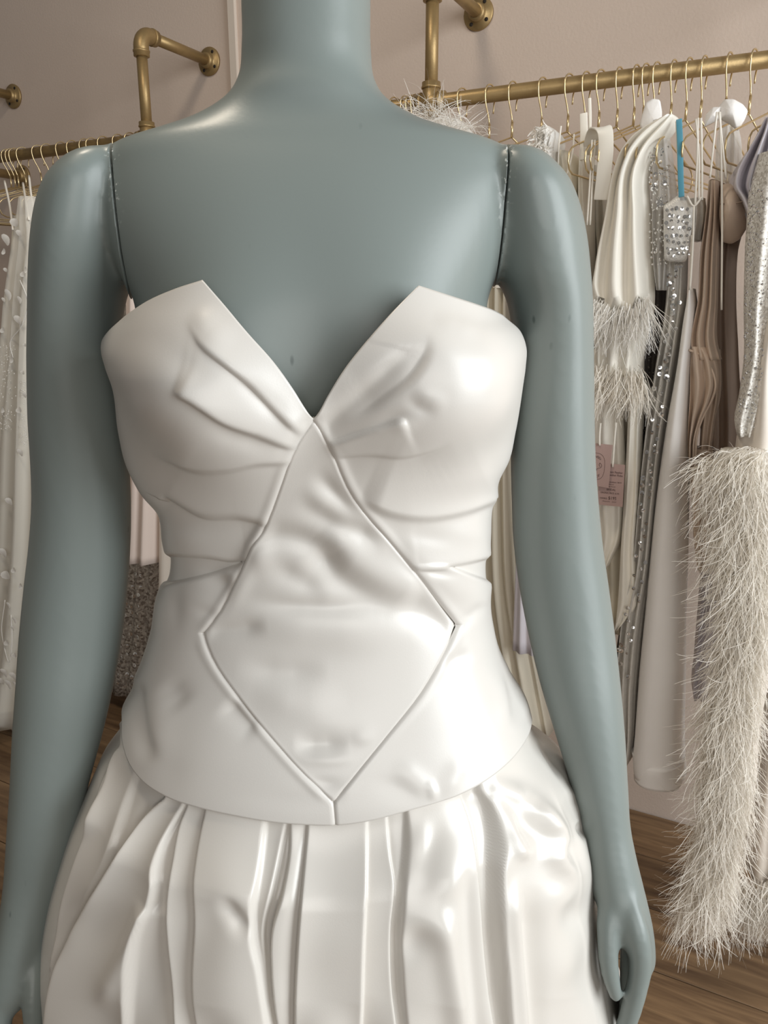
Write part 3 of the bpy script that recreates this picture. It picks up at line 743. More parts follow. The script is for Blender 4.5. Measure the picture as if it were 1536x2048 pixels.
# pleat edges from the hip seam downwards (pixels), in order from one side to the other, each with the
# height in mm just left and just right of the edge, and the bulge of the cloth that follows it
PLEATS = [
 ([(250, 1490), (228, 1560), (196, 1640), (166, 1720), (140, 1800), (118, 1900), (106, 2060)], 3, 11, 1),
 ([(276, 1550), (258, 1610), (240, 1670), (214, 1740), (176, 1800), (140, 1860), (118, 1930), (109, 2060)], 8, -2, 0),
 ([(337, 1592), (307, 1622), (261, 1692), (212, 1771), (171, 1835), (140, 1907), (121, 1979), (113, 2060)], 1, 15, -2),
 ([(373, 1607), (356, 1639), (332, 1692), (322, 1735), (322, 1765), (314, 1802), (292, 1860), (276, 1920), (262, 2060)], 11, 2, -1),
 ([(378, 1609), (367, 1640), (353, 1722), (343, 1798), (344, 1892), (351, 1968), (360, 2060)], 0, 8, 1),
 ([(414, 1619), (405, 1684), (398, 1760), (397, 1835), (395, 1949), (401, 2060)], 1, 9, 6),
 ([(533, 1641), (524, 1735), (512, 1810), (514, 1870), (526, 1922), (534, 1979), (544, 2060)], 9, 0, 0),
 ([(573, 1647), (564, 1692), (546, 1779), (530, 1850), (536, 1930), (543, 1990), (551, 2060)], 5, -7, 0),
 ([(580, 1649), (580, 1692), (566, 1779), (546, 1850), (545, 1930), (549, 1990), (556, 2060)], -7, 7, 4),
 ([(615, 1650), (609, 1722), (599, 1835), (592, 1949), (588, 2060)], -2, 9, 1.5),
 ([(733, 1644), (731, 1764), (725, 1893), (722, 2060)], 9, -1, 0.5),
 ([(773, 1634), (780, 1710), (788, 1764), (781, 1850), (781, 1936), (792, 2060)], 4, -5, 0),
 ([(810, 1623), (809, 1699), (803, 1764), (796, 1850), (797, 1936), (806, 2060)], -3, 7, 7),
 ([(921, 1592), (938, 1640), (956, 1764), (966, 1893), (984, 2060)], 3, -5, -1),
 ([(951, 1578), (966, 1612), (982, 1678), (980, 1742), (982, 1850), (990, 1936), (998, 2060)], -5, 14, 2),
 ([(1060, 1470), (1078, 1540), (1105, 1620), (1128, 1700), (1146, 1800), (1160, 1900), (1180, 2060)], 6, 7, 2),
]
def pleat_relief(X, Y):
    yq = np.clip(Y, 1480, 2050); L = []
    for pts, hl, hr, bl in PLEATS:
        p = spline(pts, 60); o_ = np.argsort(p[:, 1]); L.append(np.interp(yq, p[o_, 1], p[o_, 0]))
    h = np.zeros(X.shape); EDGE = 3.0
    lo_edge = L[0] - 70; hi_edge = L[-1] + 90
    xs = [lo_edge] + L + [hi_edge]; ends = [(0, 0, 0)] + [(a, b, c) for _, a, b, c in PLEATS] + [(0, 0, 0)]
    val = []
    for i in range(len(xs) - 1):
        a, b = xs[i], xs[i+1]; u = np.clip((X - a)/np.maximum(b - a, 3.0), 0, 1)
        l_ = ends[i][1]; r_ = ends[i+1][0]; bl = ends[i][2]
        w = u*u*(3-2*u)
        # cloth leaves each edge with a rolled lip, then lies down
        lip = l_*np.exp(-u*2.6) + r_*np.exp(-(1-u)*2.6) - (l_*math.exp(-2.6)*u + r_*math.exp(-2.6)*(1-u))
        val.append(lip + bl*4*u*(1-u))
    h = val[0]
    for i in range(1, len(val)):
        k = 1/(1 + np.exp(-np.clip((X - xs[i])/EDGE*2.2, -30, 30))); h = h*(1-k) + val[i]*k
    return h*1e-3
FS.blob(470, 1740, 34, 46, 4, -20); FS.blob(430, 1830, 30, 56, -4, 20); FS.blob(480, 1960, 44, 60, 4); FS.ridge([(452, 1770), (490, 1830), (516, 1862)], -4, 18)
FS.blob(690, 1900, 40, 60, 2.5); FS.blob(650, 1780, 34, 60, -1.5)
FS.blob(830, 1660, 14, 26, 5); FS.blob(852, 1690, 12, 30, -4, 20); FS.blob(884, 1720, 24, 40, 5, 10); FS.blob(838, 1760, 16, 26, -4, 30); FS.blob(852, 1830, 24, 22, 5, 30); FS.blob(822, 1870, 16, 26, -5, 30)
FS.ridge([(868, 1790), (880, 1880), (895, 1970), (910, 2060)], 6, 24, 0.3, 0.0); FS.ridge([(924, 1700), (930, 1850), (944, 2050)], -4, 18, .3, 0)
FS.ridge([(1016, 1730), (1008, 1800), (1020, 1900), (1034, 2060)], 5, 18, 0.25, 0.0); FS.ridge([(1046, 1760), (1046, 1900), (1060, 2060)], -8, 22, 0.3, 0.0)
FS.ridge([(978, 1564), (1028, 1588), (1076, 1626), (1098, 1665), (1092, 1700), (1126, 1745), (1150, 1800)], 11, 20, 0.06, 0.4)
FS.ridge([(968, 1592), (1000, 1640), (1022, 1690), (1060, 1706)], 6, 18, 0.06, 0.3); FS.blob(1042, 1652, 26, 14, -8, 40); FS.ridge([(1016, 1572), (1050, 1600), (1070, 1606)], -5, 14)
FS.blob(1110, 1785, 16, 20, 5, 40); FS.blob(1140, 1830, 18, 22, -6, 40); FS.blob(1110, 1920, 24, 36, 6, 20); FS.blob(1165, 1950, 20, 60, -4); FS.blob(1085, 1820, 22, 40, 4)
FS.ridge([(1066, 1452), (1095, 1492), (1130, 1540), (1150, 1590)], 6, 9, 0.05, 0.3); FS.ridge([(1062, 1474), (1092, 1516), (1120, 1565)], -5, 8)
FS.ridge([(1118, 1600), (1150, 1700), (1172, 1800)], 4, 14); FS.ridge([(1140, 1640), (1150, 1660), (1166, 1672)], -6, 10); FS.ridge([(1120, 1560), (1146, 1600), (1156, 1640)], 5, 12)
FS.ridge([(252, 1502), (225, 1552), (205, 1612), (185, 1680)], 5, 9, 0.05, 0.3); FS.blob(215, 1660, 12, 30, -4, 20); FS.ridge([(200, 1770), (150, 1850), (125, 1930)], -6, 16)
FS.ridge([(300, 1600), (278, 1640), (262, 1670)], -4, 10); FS.ridge([(314, 1802), (284, 1868), (250, 1930), (200, 2020)], 5, 24, 0.1, 0.3); FS.blob(230, 1830, 34, 60, -4, 25); FS.blob(310, 1960, 30, 50, -4)
def skirt_pts(phi, t):
    zt = hem_z(np.clip(phi, -SIDE, SIDE)) + 0.004
    z = zt + (0.004 - zt)*t
    r0, S0 = DRESS.radius(phi, zt, 0); r1, S1 = SKIRT.radius(phi, np.minimum(z, SKIRT.A[-1, 0]))
    k = np.clip((zt - z)/0.06, 0, 1); k = k*k*(3-2*k)
    r = (r0 - 0.003)*(1-k) + r1*k
    xc = (S0[:, 0]*(1-k.ravel()) + S1[:, 0]*k.ravel()).reshape(phi.shape); yc = np.full(phi.shape, 0.66)
    P = np.stack([xc + r*np.sin(phi), yc - r*np.cos(phi), z], -1); X, Y = proj(P)
    front = np.clip((math.radians(100) - np.abs(phi))/math.radians(12), 0, 1)
    low = np.clip((Y - 1990)/260, 0, 1)
    h = (FS.value(X, np.minimum(Y, 2050)) + pleat_relief(X, Y)) * front
    # regular soft gathers carry on round the back and down to the floor
    g = 0.010*np.sin(phi*17 + 1.3*np.sin(phi*3))*np.maximum(1 - front, low)*np.clip((zt - z)/0.08, 0, 1)
    attach = np.clip((zt - z)/0.05, 0, 1); attach = 0.22 + 0.78*attach**0.8
    h = (h*(1 - low*0.5) + g)*attach
    rad = np.stack([np.sin(phi), -np.cos(phi), np.zeros_like(phi)], -1)
    return P + rad*h[..., None]
phF = np.linspace(-math.radians(108), math.radians(108), 720); phB = np.linspace(math.radians(108), 2*PI - math.radians(108), 120)[1:-1]
ph = np.r_[phF, phB]; ph = np.where(ph > PI, ph - 2*PI, ph)
t = np.r_[np.linspace(0, 0.52, 260), np.linspace(0.52, 1, 60)[1:]]
PHI, TT = np.meshgrid(ph, t)
P = skirt_pts(PHI, TT)
new_obj('skirt', P.reshape(-1, 3), grid_faces(len(t), len(ph), True), 'satin_skirt', dress)

# ------------------------------------------------------------------ garments on the rail
def ring_rows(rows, o, n):
    R = np.array([(py, xl, xr) for py, xl, xr in rows], float); q = np.linspace(R[0, 0], R[-1, 0], n)
    L = hermite(R[:, 0], R[:, 1:], q); out = []
    for py, (xl, xr) in zip(q, L):
        a = on_off(xl, py, o); b = on_off(xr, py, o)
        out.append((s_of(a), s_of(b), (a[2] + b[2])/2, py))
    return out
def drape(name, rows, o, dep, material, parent=None, folds=3, amp=0.010, ph=0.0, n=44, seg=64, power=2.4, sway=0.0, hemwave=0.0, flare=0.0):
    """A hanging garment: closed fabric tube, thin along the rail, deep towards the wall."""
    R = ring_rows(rows, o, n); th = np.linspace(0, 2*PI, seg+1)[:-1]; rings = []
    for i, (s0, s1, z, py) in enumerate(R):
        k = i/(n-1); hw = max((s1-s0)/2, 0.002); hd = (dep*(1 + flare*k))/2
        c = np.cos(th); si = np.sin(th)
        sr = np.sign(c)*np.abs(c)**(2/power); orr = np.sign(si)*np.abs(si)**(2/power)
        f = amp*min(1, k*4 + 0.15)*np.cos(folds*PI*sr + ph + 1.2*k + sway*math.sin(4*k + ph))*np.clip(np.abs(si)*1.4, 0, 1)
        oo = o - hd + hd*orr + f*np.sign(si)
        ss = (s0+s1)/2 + hw*sr*(1 + 0.05*np.sin(5*orr + ph + 3*k))
        zz = z + hemwave*k**6*np.cos(folds*PI*sr + ph)
        zz = np.maximum(zz, 0.004)
        rings.append(ss[:, None]*DX + (oo - WD)[:, None]*NX + zz[:, None]*np.array([0, 0, 1.0]))
    V, Fc = loft_rings(rings)
    return new_obj(name, V, Fc, material, parent)
def lin(pts, n):
    P = np.asarray(pts, float); L = np.r_[0, np.cumsum(np.linalg.norm(np.diff(P, axis=0), axis=1))]; q = np.linspace(0, L[-1], n)
    R = np.stack([np.interp(q, L, P[:, i]) for i in range(P.shape[1])], 1)
    R[1:-1] = (R[:-2] + 2*R[1:-1] + R[2:])/4
    return R
def sheet(name, poly, o, thick, material, parent=None, bulge=0.012, ph=0.0):
    """A flat cloth piece with the traced outline, given thickness and a soft bulge (outline in pixels, o out of the wall)."""
    P = lin(list(poly) + [poly[0]], 65)[:-1]; cx, cy = P.mean(0); V = []; Fc = []; n = len(P); lev = 7
    for sd in (1, -1):
        for l in range(lev + 1):
            k = l/lev
            for x, y in P:
                q = on_off(cx + (x-cx)*k, cy + (y-cy)*k, o)
                h = thick/2 + bulge*(1-k**2) + 0.35*bulge*math.sin(0.06*(cx + (x-cx)*k) + 0.035*(cy+(y-cy)*k) + ph)*(1-k**4)
                V.append(q + NX*sd*h)
    b = n*(lev+1)
    for sd in (0, 1):
        f = grid_faces(lev+1, n, True, sd*b); Fc += f if sd == 0 else [tuple(reversed(q)) for q in f]
    for j in range(n): Fc.append((lev*n + j, lev*n + (j+1) % n, b + lev*n + (j+1) % n, b + lev*n + j))
    return new_obj(name, V, Fc, material, parent, True, True)
def band(name, pts, w, th, material, parent=None):
    """flat strip of cloth; pts (px, py, o), w wide along the rail"""
    P = spline([on_off(*p) for p in pts], 6*len(pts)); V = []
    T = np.gradient(P, axis=0); T /= np.linalg.norm(T, axis=1)[:, None]
    for p, t in zip(P, T):
        e = DX - t*np.dot(DX, t); e /= np.linalg.norm(e); nn = np.cross(t, e)
        V += [p - e*w/2 - nn*th/2, p + e*w/2 - nn*th/2, p + e*w/2 + nn*th/2, p - e*w/2 + nn*th/2]
    n = len(P); Fc = grid_faces(n, 4, True) + [(3, 2, 1, 0), (4*n-4, 4*n-3, 4*n-2, 4*n-1)]
    o = new_obj(name, V, Fc, material, parent); m = o.modifiers.new('bevel', 'BEVEL'); m.width = th*0.4; m.segments = 2; return o
def ribbon(name, pts, w, material, parent=None, o=0.45):
    """strap or ribbon; pts are (px, py) or (px, py, o)"""
    P = [on_off(p[0], p[1], p[2] if len(p) > 2 else o) for p in pts]
    return tube(name, spline(P, max(6, 5*len(P))), w, material, parent, 6)
def feathers(name, parent, roots, dirs, length, material='feather', seg=7, width=0.0009, grav=0.5, curl=0.5):
    roots = np.asarray(roots); dirs = np.asarray(dirs, float); n = len(roots)
    d = dirs/np.linalg.norm(dirs, axis=1)[:, None]; L = length*RNG.uniform(0.55, 1.15, n); st = (L/seg)[:, None]
    p = roots.copy(); bend = RNG.normal(0, curl, (n, 3)); path = [p.copy()]; tang = [d.copy()]
    for k in range(seg):
        d = d + np.array([0, 0, -grav/seg]) + bend/seg + RNG.normal(0, 0.10, (n, 3)); d /= np.linalg.norm(d, axis=1)[:, None]
        p = p + d*st; path.append(p.copy()); tang.append(d.copy())
    side = np.cross(d, RNG.normal(0, 1, (n, 3))); side /= np.linalg.norm(side, axis=1)[:, None] + 1e-9
    V = []
    for k in range(seg+1):
        w = width*(1 - 0.75*(k/seg))
        V.append(path[k] + side*w); V.append(path[k] - side*w)
    V = np.stack(V, 1).reshape(-1, 3); m = 2*(seg+1); Fc = []
    for i in range(n):
        b = i*m
        for k in range(seg): Fc.append((b+2*k, b+2*k+1, b+2*k+3, b+2*k+2))
    V[:, 2] = np.maximum(V[:, 2], 0.002)
    me = bpy.data.meshes.new(name); me.vertices.add(len(V)); me.vertices.foreach_set('co', V.astype(np.float32).ravel())
    fa = np.array(Fc, np.int32); me.loops.add(fa.size); me.loops.foreach_set('vertex_index', fa.ravel())
    me.polygons.add(len(fa)); me.polygons.foreach_set('loop_start', np.arange(0, fa.size, 4, dtype=np.int32)); me.update(calc_edges=True)
    me.materials.append(MATS[material]); o = link(name, me, parent); o['kind'] = 'stuff'; return o
def poly_samples(poly, n):
    P = np.array(poly, float); lo = P.min(0); hi = P.max(0); out = []
    while len(out) < n:
        x, y = RNG.uniform(lo, hi); c = False; j = len(P) - 1
        for i in range(len(P)):
            if (P[i, 1] > y) != (P[j, 1] > y) and x < (P[j, 0]-P[i, 0])*(y-P[i, 1])/(P[j, 1]-P[i, 1]) + P[i, 0]: c = not c
            j = i
        if c: out.append((x, y))
    return out
UPV = np.array([0, 0, 1.0])
def garment(name, label, cat, px, py, o):
    return empty(name, on_off(px, py, o), label, cat, 'garments hanging on the rail')
ring_me = None
def sequin_mesh():
    global ring_me
    if ring_me is None:
        V, Fc = [], []; n = 14
        for k in range(n):
            a = 2*PI*k/n
            for r, h in ((0.0016, 0.0004), (0.0052, 0.0), (0.0052, -0.0004), (0.0016, 0.0)): V.append((r*math.cos(a), r*math.sin(a), h))
        for k in range(n):
            b, c = 4*k, 4*((k+1) % n)
            for q in range(4): Fc.append((b+q, b+(q+1) % 4, c+(q+1) % 4, c+q))
        ring_me = bpy.data.meshes.new('sequin'); ring_me.from_pydata(V, [], Fc); ring_me.materials.append(MATS['sequin'])
    return ring_me
def sequin(px, py, o, parent, sc=1.0):
    q = on_off(px, py, o); ob = bpy.data.objects.new('sequin', sequin_mesh()); COL.objects.link(ob)
    ob.parent = parent; ob.matrix_parent_inverse = parent.matrix_basis.inverted()
    d = Vector(NX) + Vector((random.uniform(-.35, .35), random.uniform(-.35, .35), random.uniform(-.2, .3)))
    ob.matrix_basis = Matrix.Translation(Vector(q)) @ d.to_track_quat('Z', 'Y').to_matrix().to_4x4() @ Matrix.Scale(sc, 4)
    return ob
def specks(name, parent, pts, o, r, material):
    """tiny beads, too small to pick apart"""
    V, Fc = [], []
    for x, y in pts:
        c = on_off(x, y, o + RNG.uniform(-0.002, 0.004)); b = len(V); rr = r*RNG.uniform(0.5, 1.2)
        for dv in (DX, NX*0.6, -DX, -NX*0.6, UPV, -UPV): V.append(c + dv*rr)
        for i in range(4):
            j = (i+1) % 4; Fc += [(b+i, b+j, b+4), (b+j, b+i, b+5)]
    ob = new_obj(name, V, Fc, material, parent, False); ob['kind'] = 'stuff'; return ob

# --- petal tulle gown beside the left arm
g = garment('tulle_gown', 'sheer white tulle gown scattered with petals hanging behind the mannequin arm', 'gown', 40, 900, 0.5)
drape('lining', [(430, 10, 60), (560, 0, 66), (800, -30, 62), (1100, -60, 62), (1440, -80, 30)], 0.53, 0.14, 'ivory_dull', g, 4, 0.012)
tl = drape('tulle_layer', [(392, 22, 62), (440, 12, 72), (470, 4, 82), (560, -8, 82), (700, -22, 80), (900, -50, 84), (1050, -60, 84), (1200, -70, 76), (1400, -80, 48), (1452, -84, 40)], 0.60, 0.24, 'tulle', g, 5, 0.018, 0.6, hemwave=0.02)
for pts in ([(9, 362, .5), (20, 415, .56), (26, 460, .60)], [(46, 366, .5), (52, 405, .56), (58, 440, .6)], [(58, 352, .5), (64, 400, .56), (78, 455, .6)]): ribbon('strap', pts, 0.0028, 'strap', g)
pet = None
def petal(px, py, o, parent, r, ang):
    V = []; Fc = []; n = 12; q = on_off(px, py, o)
    e1 = DX*math.cos(ang) + UPV*math.sin(ang); e2 = -DX*math.sin(ang) + UPV*math.cos(ang)
    V.append(q + NX*r*0.1)
    for k in range(n):
        a = 2*PI*k/n; rr = r*(1 + 0.12*math.cos(2*a)); V.append(q + e1*rr*math.cos(a) + e2*rr*0.78*math.sin(a) + NX*r*(0.35*math.cos(a)**2))
    Fc = [(0, 1+k, 1+(k+1) % n) for k in range(n)]
    return new_obj('petal', V, Fc, 'petal', parent)
for (x, y, r) in [(31, 445, 12), (14, 480, 13), (40, 467, 9), (8, 503, 7), (18, 590, 12), (40, 600, 8), (47, 548, 8), (38, 640, 12), (60, 654, 9), (50, 690, 5), (12, 540, 6), (52, 540, 6), (8, 600, 6), (46, 745, 6), (50, 790, 7), (39, 820, 9), (42, 905, 10), (20, 1003, 12), (28, 1140, 9), (8, 1105, 14), (14, 1150, 16), (42, 1172, 8), (18, 1210, 8), (30, 1240, 8), (26, 1256, 7), (14, 1285, 10), (30, 1310, 9), (10, 1345, 13), (28, 1352, 13), (18, 1368, 13), (4, 1362, 12), (32, 1370, 10), (6, 660, 8), (24, 720, 7), (60, 500, 6), (66, 590, 6), (6, 820, 7)]:
    petal(x, y, 0.612, tl, r*0.00115, random.uniform(-1.2, 1.2))
specks('bead_embroidery', g, [(random.gauss(12, 9), random.uniform(690, 860)) for _ in range(120)] + [(random.gauss(50, 5), random.uniform(760, 890)) for _ in range(70)], 0.608, 0.0022, 'petal')
for pts in ([(40, 560), (55, 600), (44, 650), (20, 690), (26, 715)], [(10, 1200), (4, 1270), (18, 1325), (24, 1280), (22, 1230)]): ribbon('vine_cord', pts, 0.0012, 'petal', g, 0.61)

# --- garments seen through the gap beside the waist (left)
g = garment('pink_slip_dress', 'blush pink satin dress seen between the mannequin arm and bust', 'dress', 262, 700, 0.42)
drape('skirt', [(470, 238, 292), (640, 238, 296), (800, 240, 300), (950, 245, 302), (1128, 240, 299)], 0.44, 0.16, 'pink_satin', g, 3, 0.010, 0.5)
ribbon('strap', [(264, 350, .40), (262, 420, .42), (262, 480, .43)], 0.003, 'pink_satin', g)
g = garment('leopard_sequin_dress', 'grey brown sequinned dress with ring pattern below the blush hem', 'dress', 262, 1250, 0.40)
drape('skirt', [(500, 225, 300), (1000, 215, 300), (1130, 215, 300), (1250, 205, 300), (1392, 190, 290)], 0.265, 0.09, 'sequin_grey', g, 4, 0.008)
for y in range(1150, 1390, 20):
    for x in (222, 238, 254, 268, 282): 
        ob = sequin(x + random.uniform(-3, 3) - (y-1150)*0.08, y + random.uniform(-5, 5), 0.276, g, random.uniform(0.9, 1.4)); ob.data = sequin_mesh()
g = garment('ivory_trousers', 'plain cream trouser leg hanging beside the mannequin waist', 'trousers', 318, 1100, 0.42)
drape('leg', [(470, 303, 352), (900, 303, 362), (1100, 301, 372), (1300, 297, 370), (1460, 290, 360)], 0.41, 0.14, 'cream_satin', g, 2, 0.006, 1.4)
g = garment('mauve_satin_skirt', 'dusky mauve satin hem gathered below the sequinned dress', 'skirt', 235, 1420, 0.40)
drape('skirt', [(700, 215, 290), (1200, 200, 300), (1385, 170, 290), (1560, 140, 280)], 0.16, 0.12, 'mauve', g, 4, 0.012, 0.8)

# --- garments seen through the gap on the right
g = garment('olive_ivory_robe', 'muted ivory robe hanging between the mannequin waist and arm', 'robe', 1005, 900, 0.42)
drape('robe_body', [(330, 960, 1036), (560, 960, 1030), (800, 955, 1032), (1000, 950, 1034), (1200, 955, 1046), (1330, 970, 1072), (1470, 990, 1100)], 0.44, 0.16, 'ivory_dull', g, 4, 0.014, 0.3)
drape('collar_band', [(545, 984, 1016), (560, 984, 1018), (576, 984, 1018)], 0.449, 0.012, 'ivory_satin', g, 1, 0.0)
g = garment('lilac_hem_blouse', 'pale lilac blouse hem peeking out beside the mannequin forearm', 'blouse', 1042, 1260, 0.43)
drape('hem', [(310, 1040, 1056), (420, 1036, 1060), (900, 1036, 1062), (1180, 1027, 1066), (1308, 1022, 1070)], 0.470, 0.02, 'lilac', g, 2, 0.005)

# --- feather shoulder piece by the tee
g = garment('feather_shrug', 'fluffy white ostrich feather shrug below the rail tee behind the shoulder', 'shrug', 870, 260, 0.40)
drape('shrug_body', [(236, 840, 905), (260, 810, 925), (300, 800, 940), (420, 812, 932), (560, 816, 926), (700, 812, 930), (770, 808, 934)], 0.40, 0.10, 'feather_white', g, 3, 0.006)
rt = []; dr = []
for x, y in poly_samples([(800, 222), (850, 214), (900, 228), (935, 262), (950, 290), (820, 290)], 520):
    q = on_off(x, y, 0.43); rt.append(q); dr.append(DX*RNG.normal((x-872)/60, 0.5) + UPV*RNG.normal(0.75, 0.45) + NX*RNG.normal(0.4, 0.5))
feathers('ostrich_feathers', g, rt, dr, 0.075, 'feather_white', grav=1.5, curl=0.9, width=0.0008)

# --- white lace top, ivory halters and straps seen over the shoulder
g = garment('lace_top', 'white lace top with ruffled shoulder draped on a hanger end', 'top', 1085, 290, 0.42)
drape('lace_body', [(250, 1080, 1096), (258, 1068, 1104), (290, 1060, 1102), (340, 1058, 1104), (460, 1062, 1104), (640, 1064, 1104), (760, 1062, 1104)], 0.45, 0.12, 'tulle_white', g, 5, 0.016, 0.4, sway=1.0)
rt = []; dr = []
for x, y in poly_samples([(1064, 258), (1098, 252), (1104, 330), (1064, 330)], 160):
    rt.append(on_off(x, y, 0.455)); dr.append(NX + DX*RNG.normal(0, .8) + UPV*RNG.normal(-.2, .6))
feathers('lace_frill', g, rt, dr, 0.02, 'feather_white', seg=4, width=0.0022)
g = garment('beige_camisole', 'beige satin camisole between the lace top and the ivory halter', 'camisole', 1125, 350, 0.40)
drape('camisole_body', [(300, 1107, 1136), (340, 1107, 1148), (420, 1109, 1148), (600, 1112, 1148), (800, 1112, 1150), (960, 1110, 1152)], 0.42, 0.14, 'ivory_dull', g, 3, 0.010)
ribbon('strap', [(1122, 252, .43), (1118, 290, .43), (1116, 350, .43)], 0.0016, 'strap', g); ribbon('strap', [(1148, 268, .43), (1146, 300, .43), (1134, 350, .43)], 0.0016, 'strap', g)
g = garment('hook_strap_gown', 'ivory gown with a stiff pointed strap looped on the hanger', 'gown', 1172, 260, 0.40)
drape('gown_body', [(300, 1154, 1166), (340, 1151, 1168), (430, 1151, 1170), (620, 1153, 1172), (900, 1156, 1176), (1300, 1152, 1182)], 0.41, 0.14, 'ivory_satin', g, 3, 0.010, 0.9)
band('strap_loop', [(1166, 320, .41), (1168, 270, .41), (1167, 226, .405)], 0.014, 0.003, 'ivory_satin', g); band('strap_tip', [(1178, 300, .40), (1180, 240, .40), (1179, 196, .395)], 0.006, 0.003, 'ivory_satin', g)
g = garment('ivory_halter_dress', 'ivory halter dress with a broad folded collar over the hanger end', 'dress', 1200, 330, 0.40)
drape('halter_body', [(330, 1172, 1212), (420, 1173, 1215), (520, 1175, 1225), (900, 1175, 1240)], 0.315, 0.10, 'ivory_satin', g, 3, 0.012, 0.2)
band('halter_collar', [(1182, 310, .40), (1184, 278, .42), (1194, 258, .44), (1208, 258, .455), (1212, 295, .462), (1208, 345, .462), (1202, 400, .455)], 0.026, 0.003, 'ivory_satin', g)
for xs in ((1184, 1180, 1174), (1190, 1185, 1180)): ribbon('strap', [(xs[0], 280, .455), (xs[1], 360, .455), (xs[2], 450, .455)], 0.0018, 'strap', g)

# --- white satin shawl with feather hem
g = garment('feather_trim_shawl', 'white satin shawl with two ostrich feather tiers draped from a hanger', 'shawl', 1250, 450, 0.46)
SH = [(228, 1322, 1350), (250, 1275, 1344), (290, 1236, 1312), (330, 1220, 1292), (430, 1199, 1291), (534, 1178, 1296), (585, 1173, 1299), (612, 1180, 1298)]
drape('shawl_cloth', SH, 0.47, 0.10, 'white_satin' if 'white_satin' in MATS else 'ivory_satin', g, 3, 0.013, 0.5, n=60, sway=0.8, hemwave=0.018)
drape('shawl_underlayer', [(560, 1184, 1290), (640, 1180, 1286), (700, 1182, 1280), (752, 1186, 1272)], 0.455, 0.09, 'ivory_satin', g, 3, 0.010, 0.1)
rt = []; dr = []
for k in range(620):
    u = RNG.random(); x = 1176 + 124*u; y = 600 + 20*math.sin(u*PI) + RNG.normal(0, 6)
    rt.append(on_off(x, y, 0.472 + RNG.uniform(-.012, .006))); dr.append(-UPV + NX*RNG.normal(0.35, .35) + DX*RNG.normal((u-.5)*1.1, .35))
feathers('upper_feather_tier', g, rt, dr, 0.085, 'feather_white', grav=0.9, curl=0.45)
rt = []; dr = []
for k in range(620):
    u = RNG.random(); x = 1182 + 104*u; y = 738 + 16*u + RNG.normal(0, 8)
    rt.append(on_off(x, y, 0.460 + RNG.uniform(-.012, .008))); dr.append(-UPV + NX*RNG.normal(0.3, .3) + DX*RNG.normal((u-.45)*0.7, .3))
feathers('lower_feather_tier', g, rt, dr, 0.085, 'feather', grav=0.9, curl=0.45)
g = garment('white_collar_blouse', 'white blouse with a stand collar on the hanger behind the shawl', 'blouse', 1305, 215, 0.36)
sheet('collar', [(1284, 232), (1292, 206), (1306, 198), (1320, 200), (1324, 224), (1322, 262), (1290, 268), (1280, 252)], 0.36, 0.006, 'white_crepe', g, 0.008)
drape('blouse_body', [(240, 1276, 1326), (300, 1270, 1330), (500, 1270, 1335), (700, 1270, 1330), (1000, 1262, 1322)], 0.25, 0.06, 'white_crepe', g, 3, 0.008)

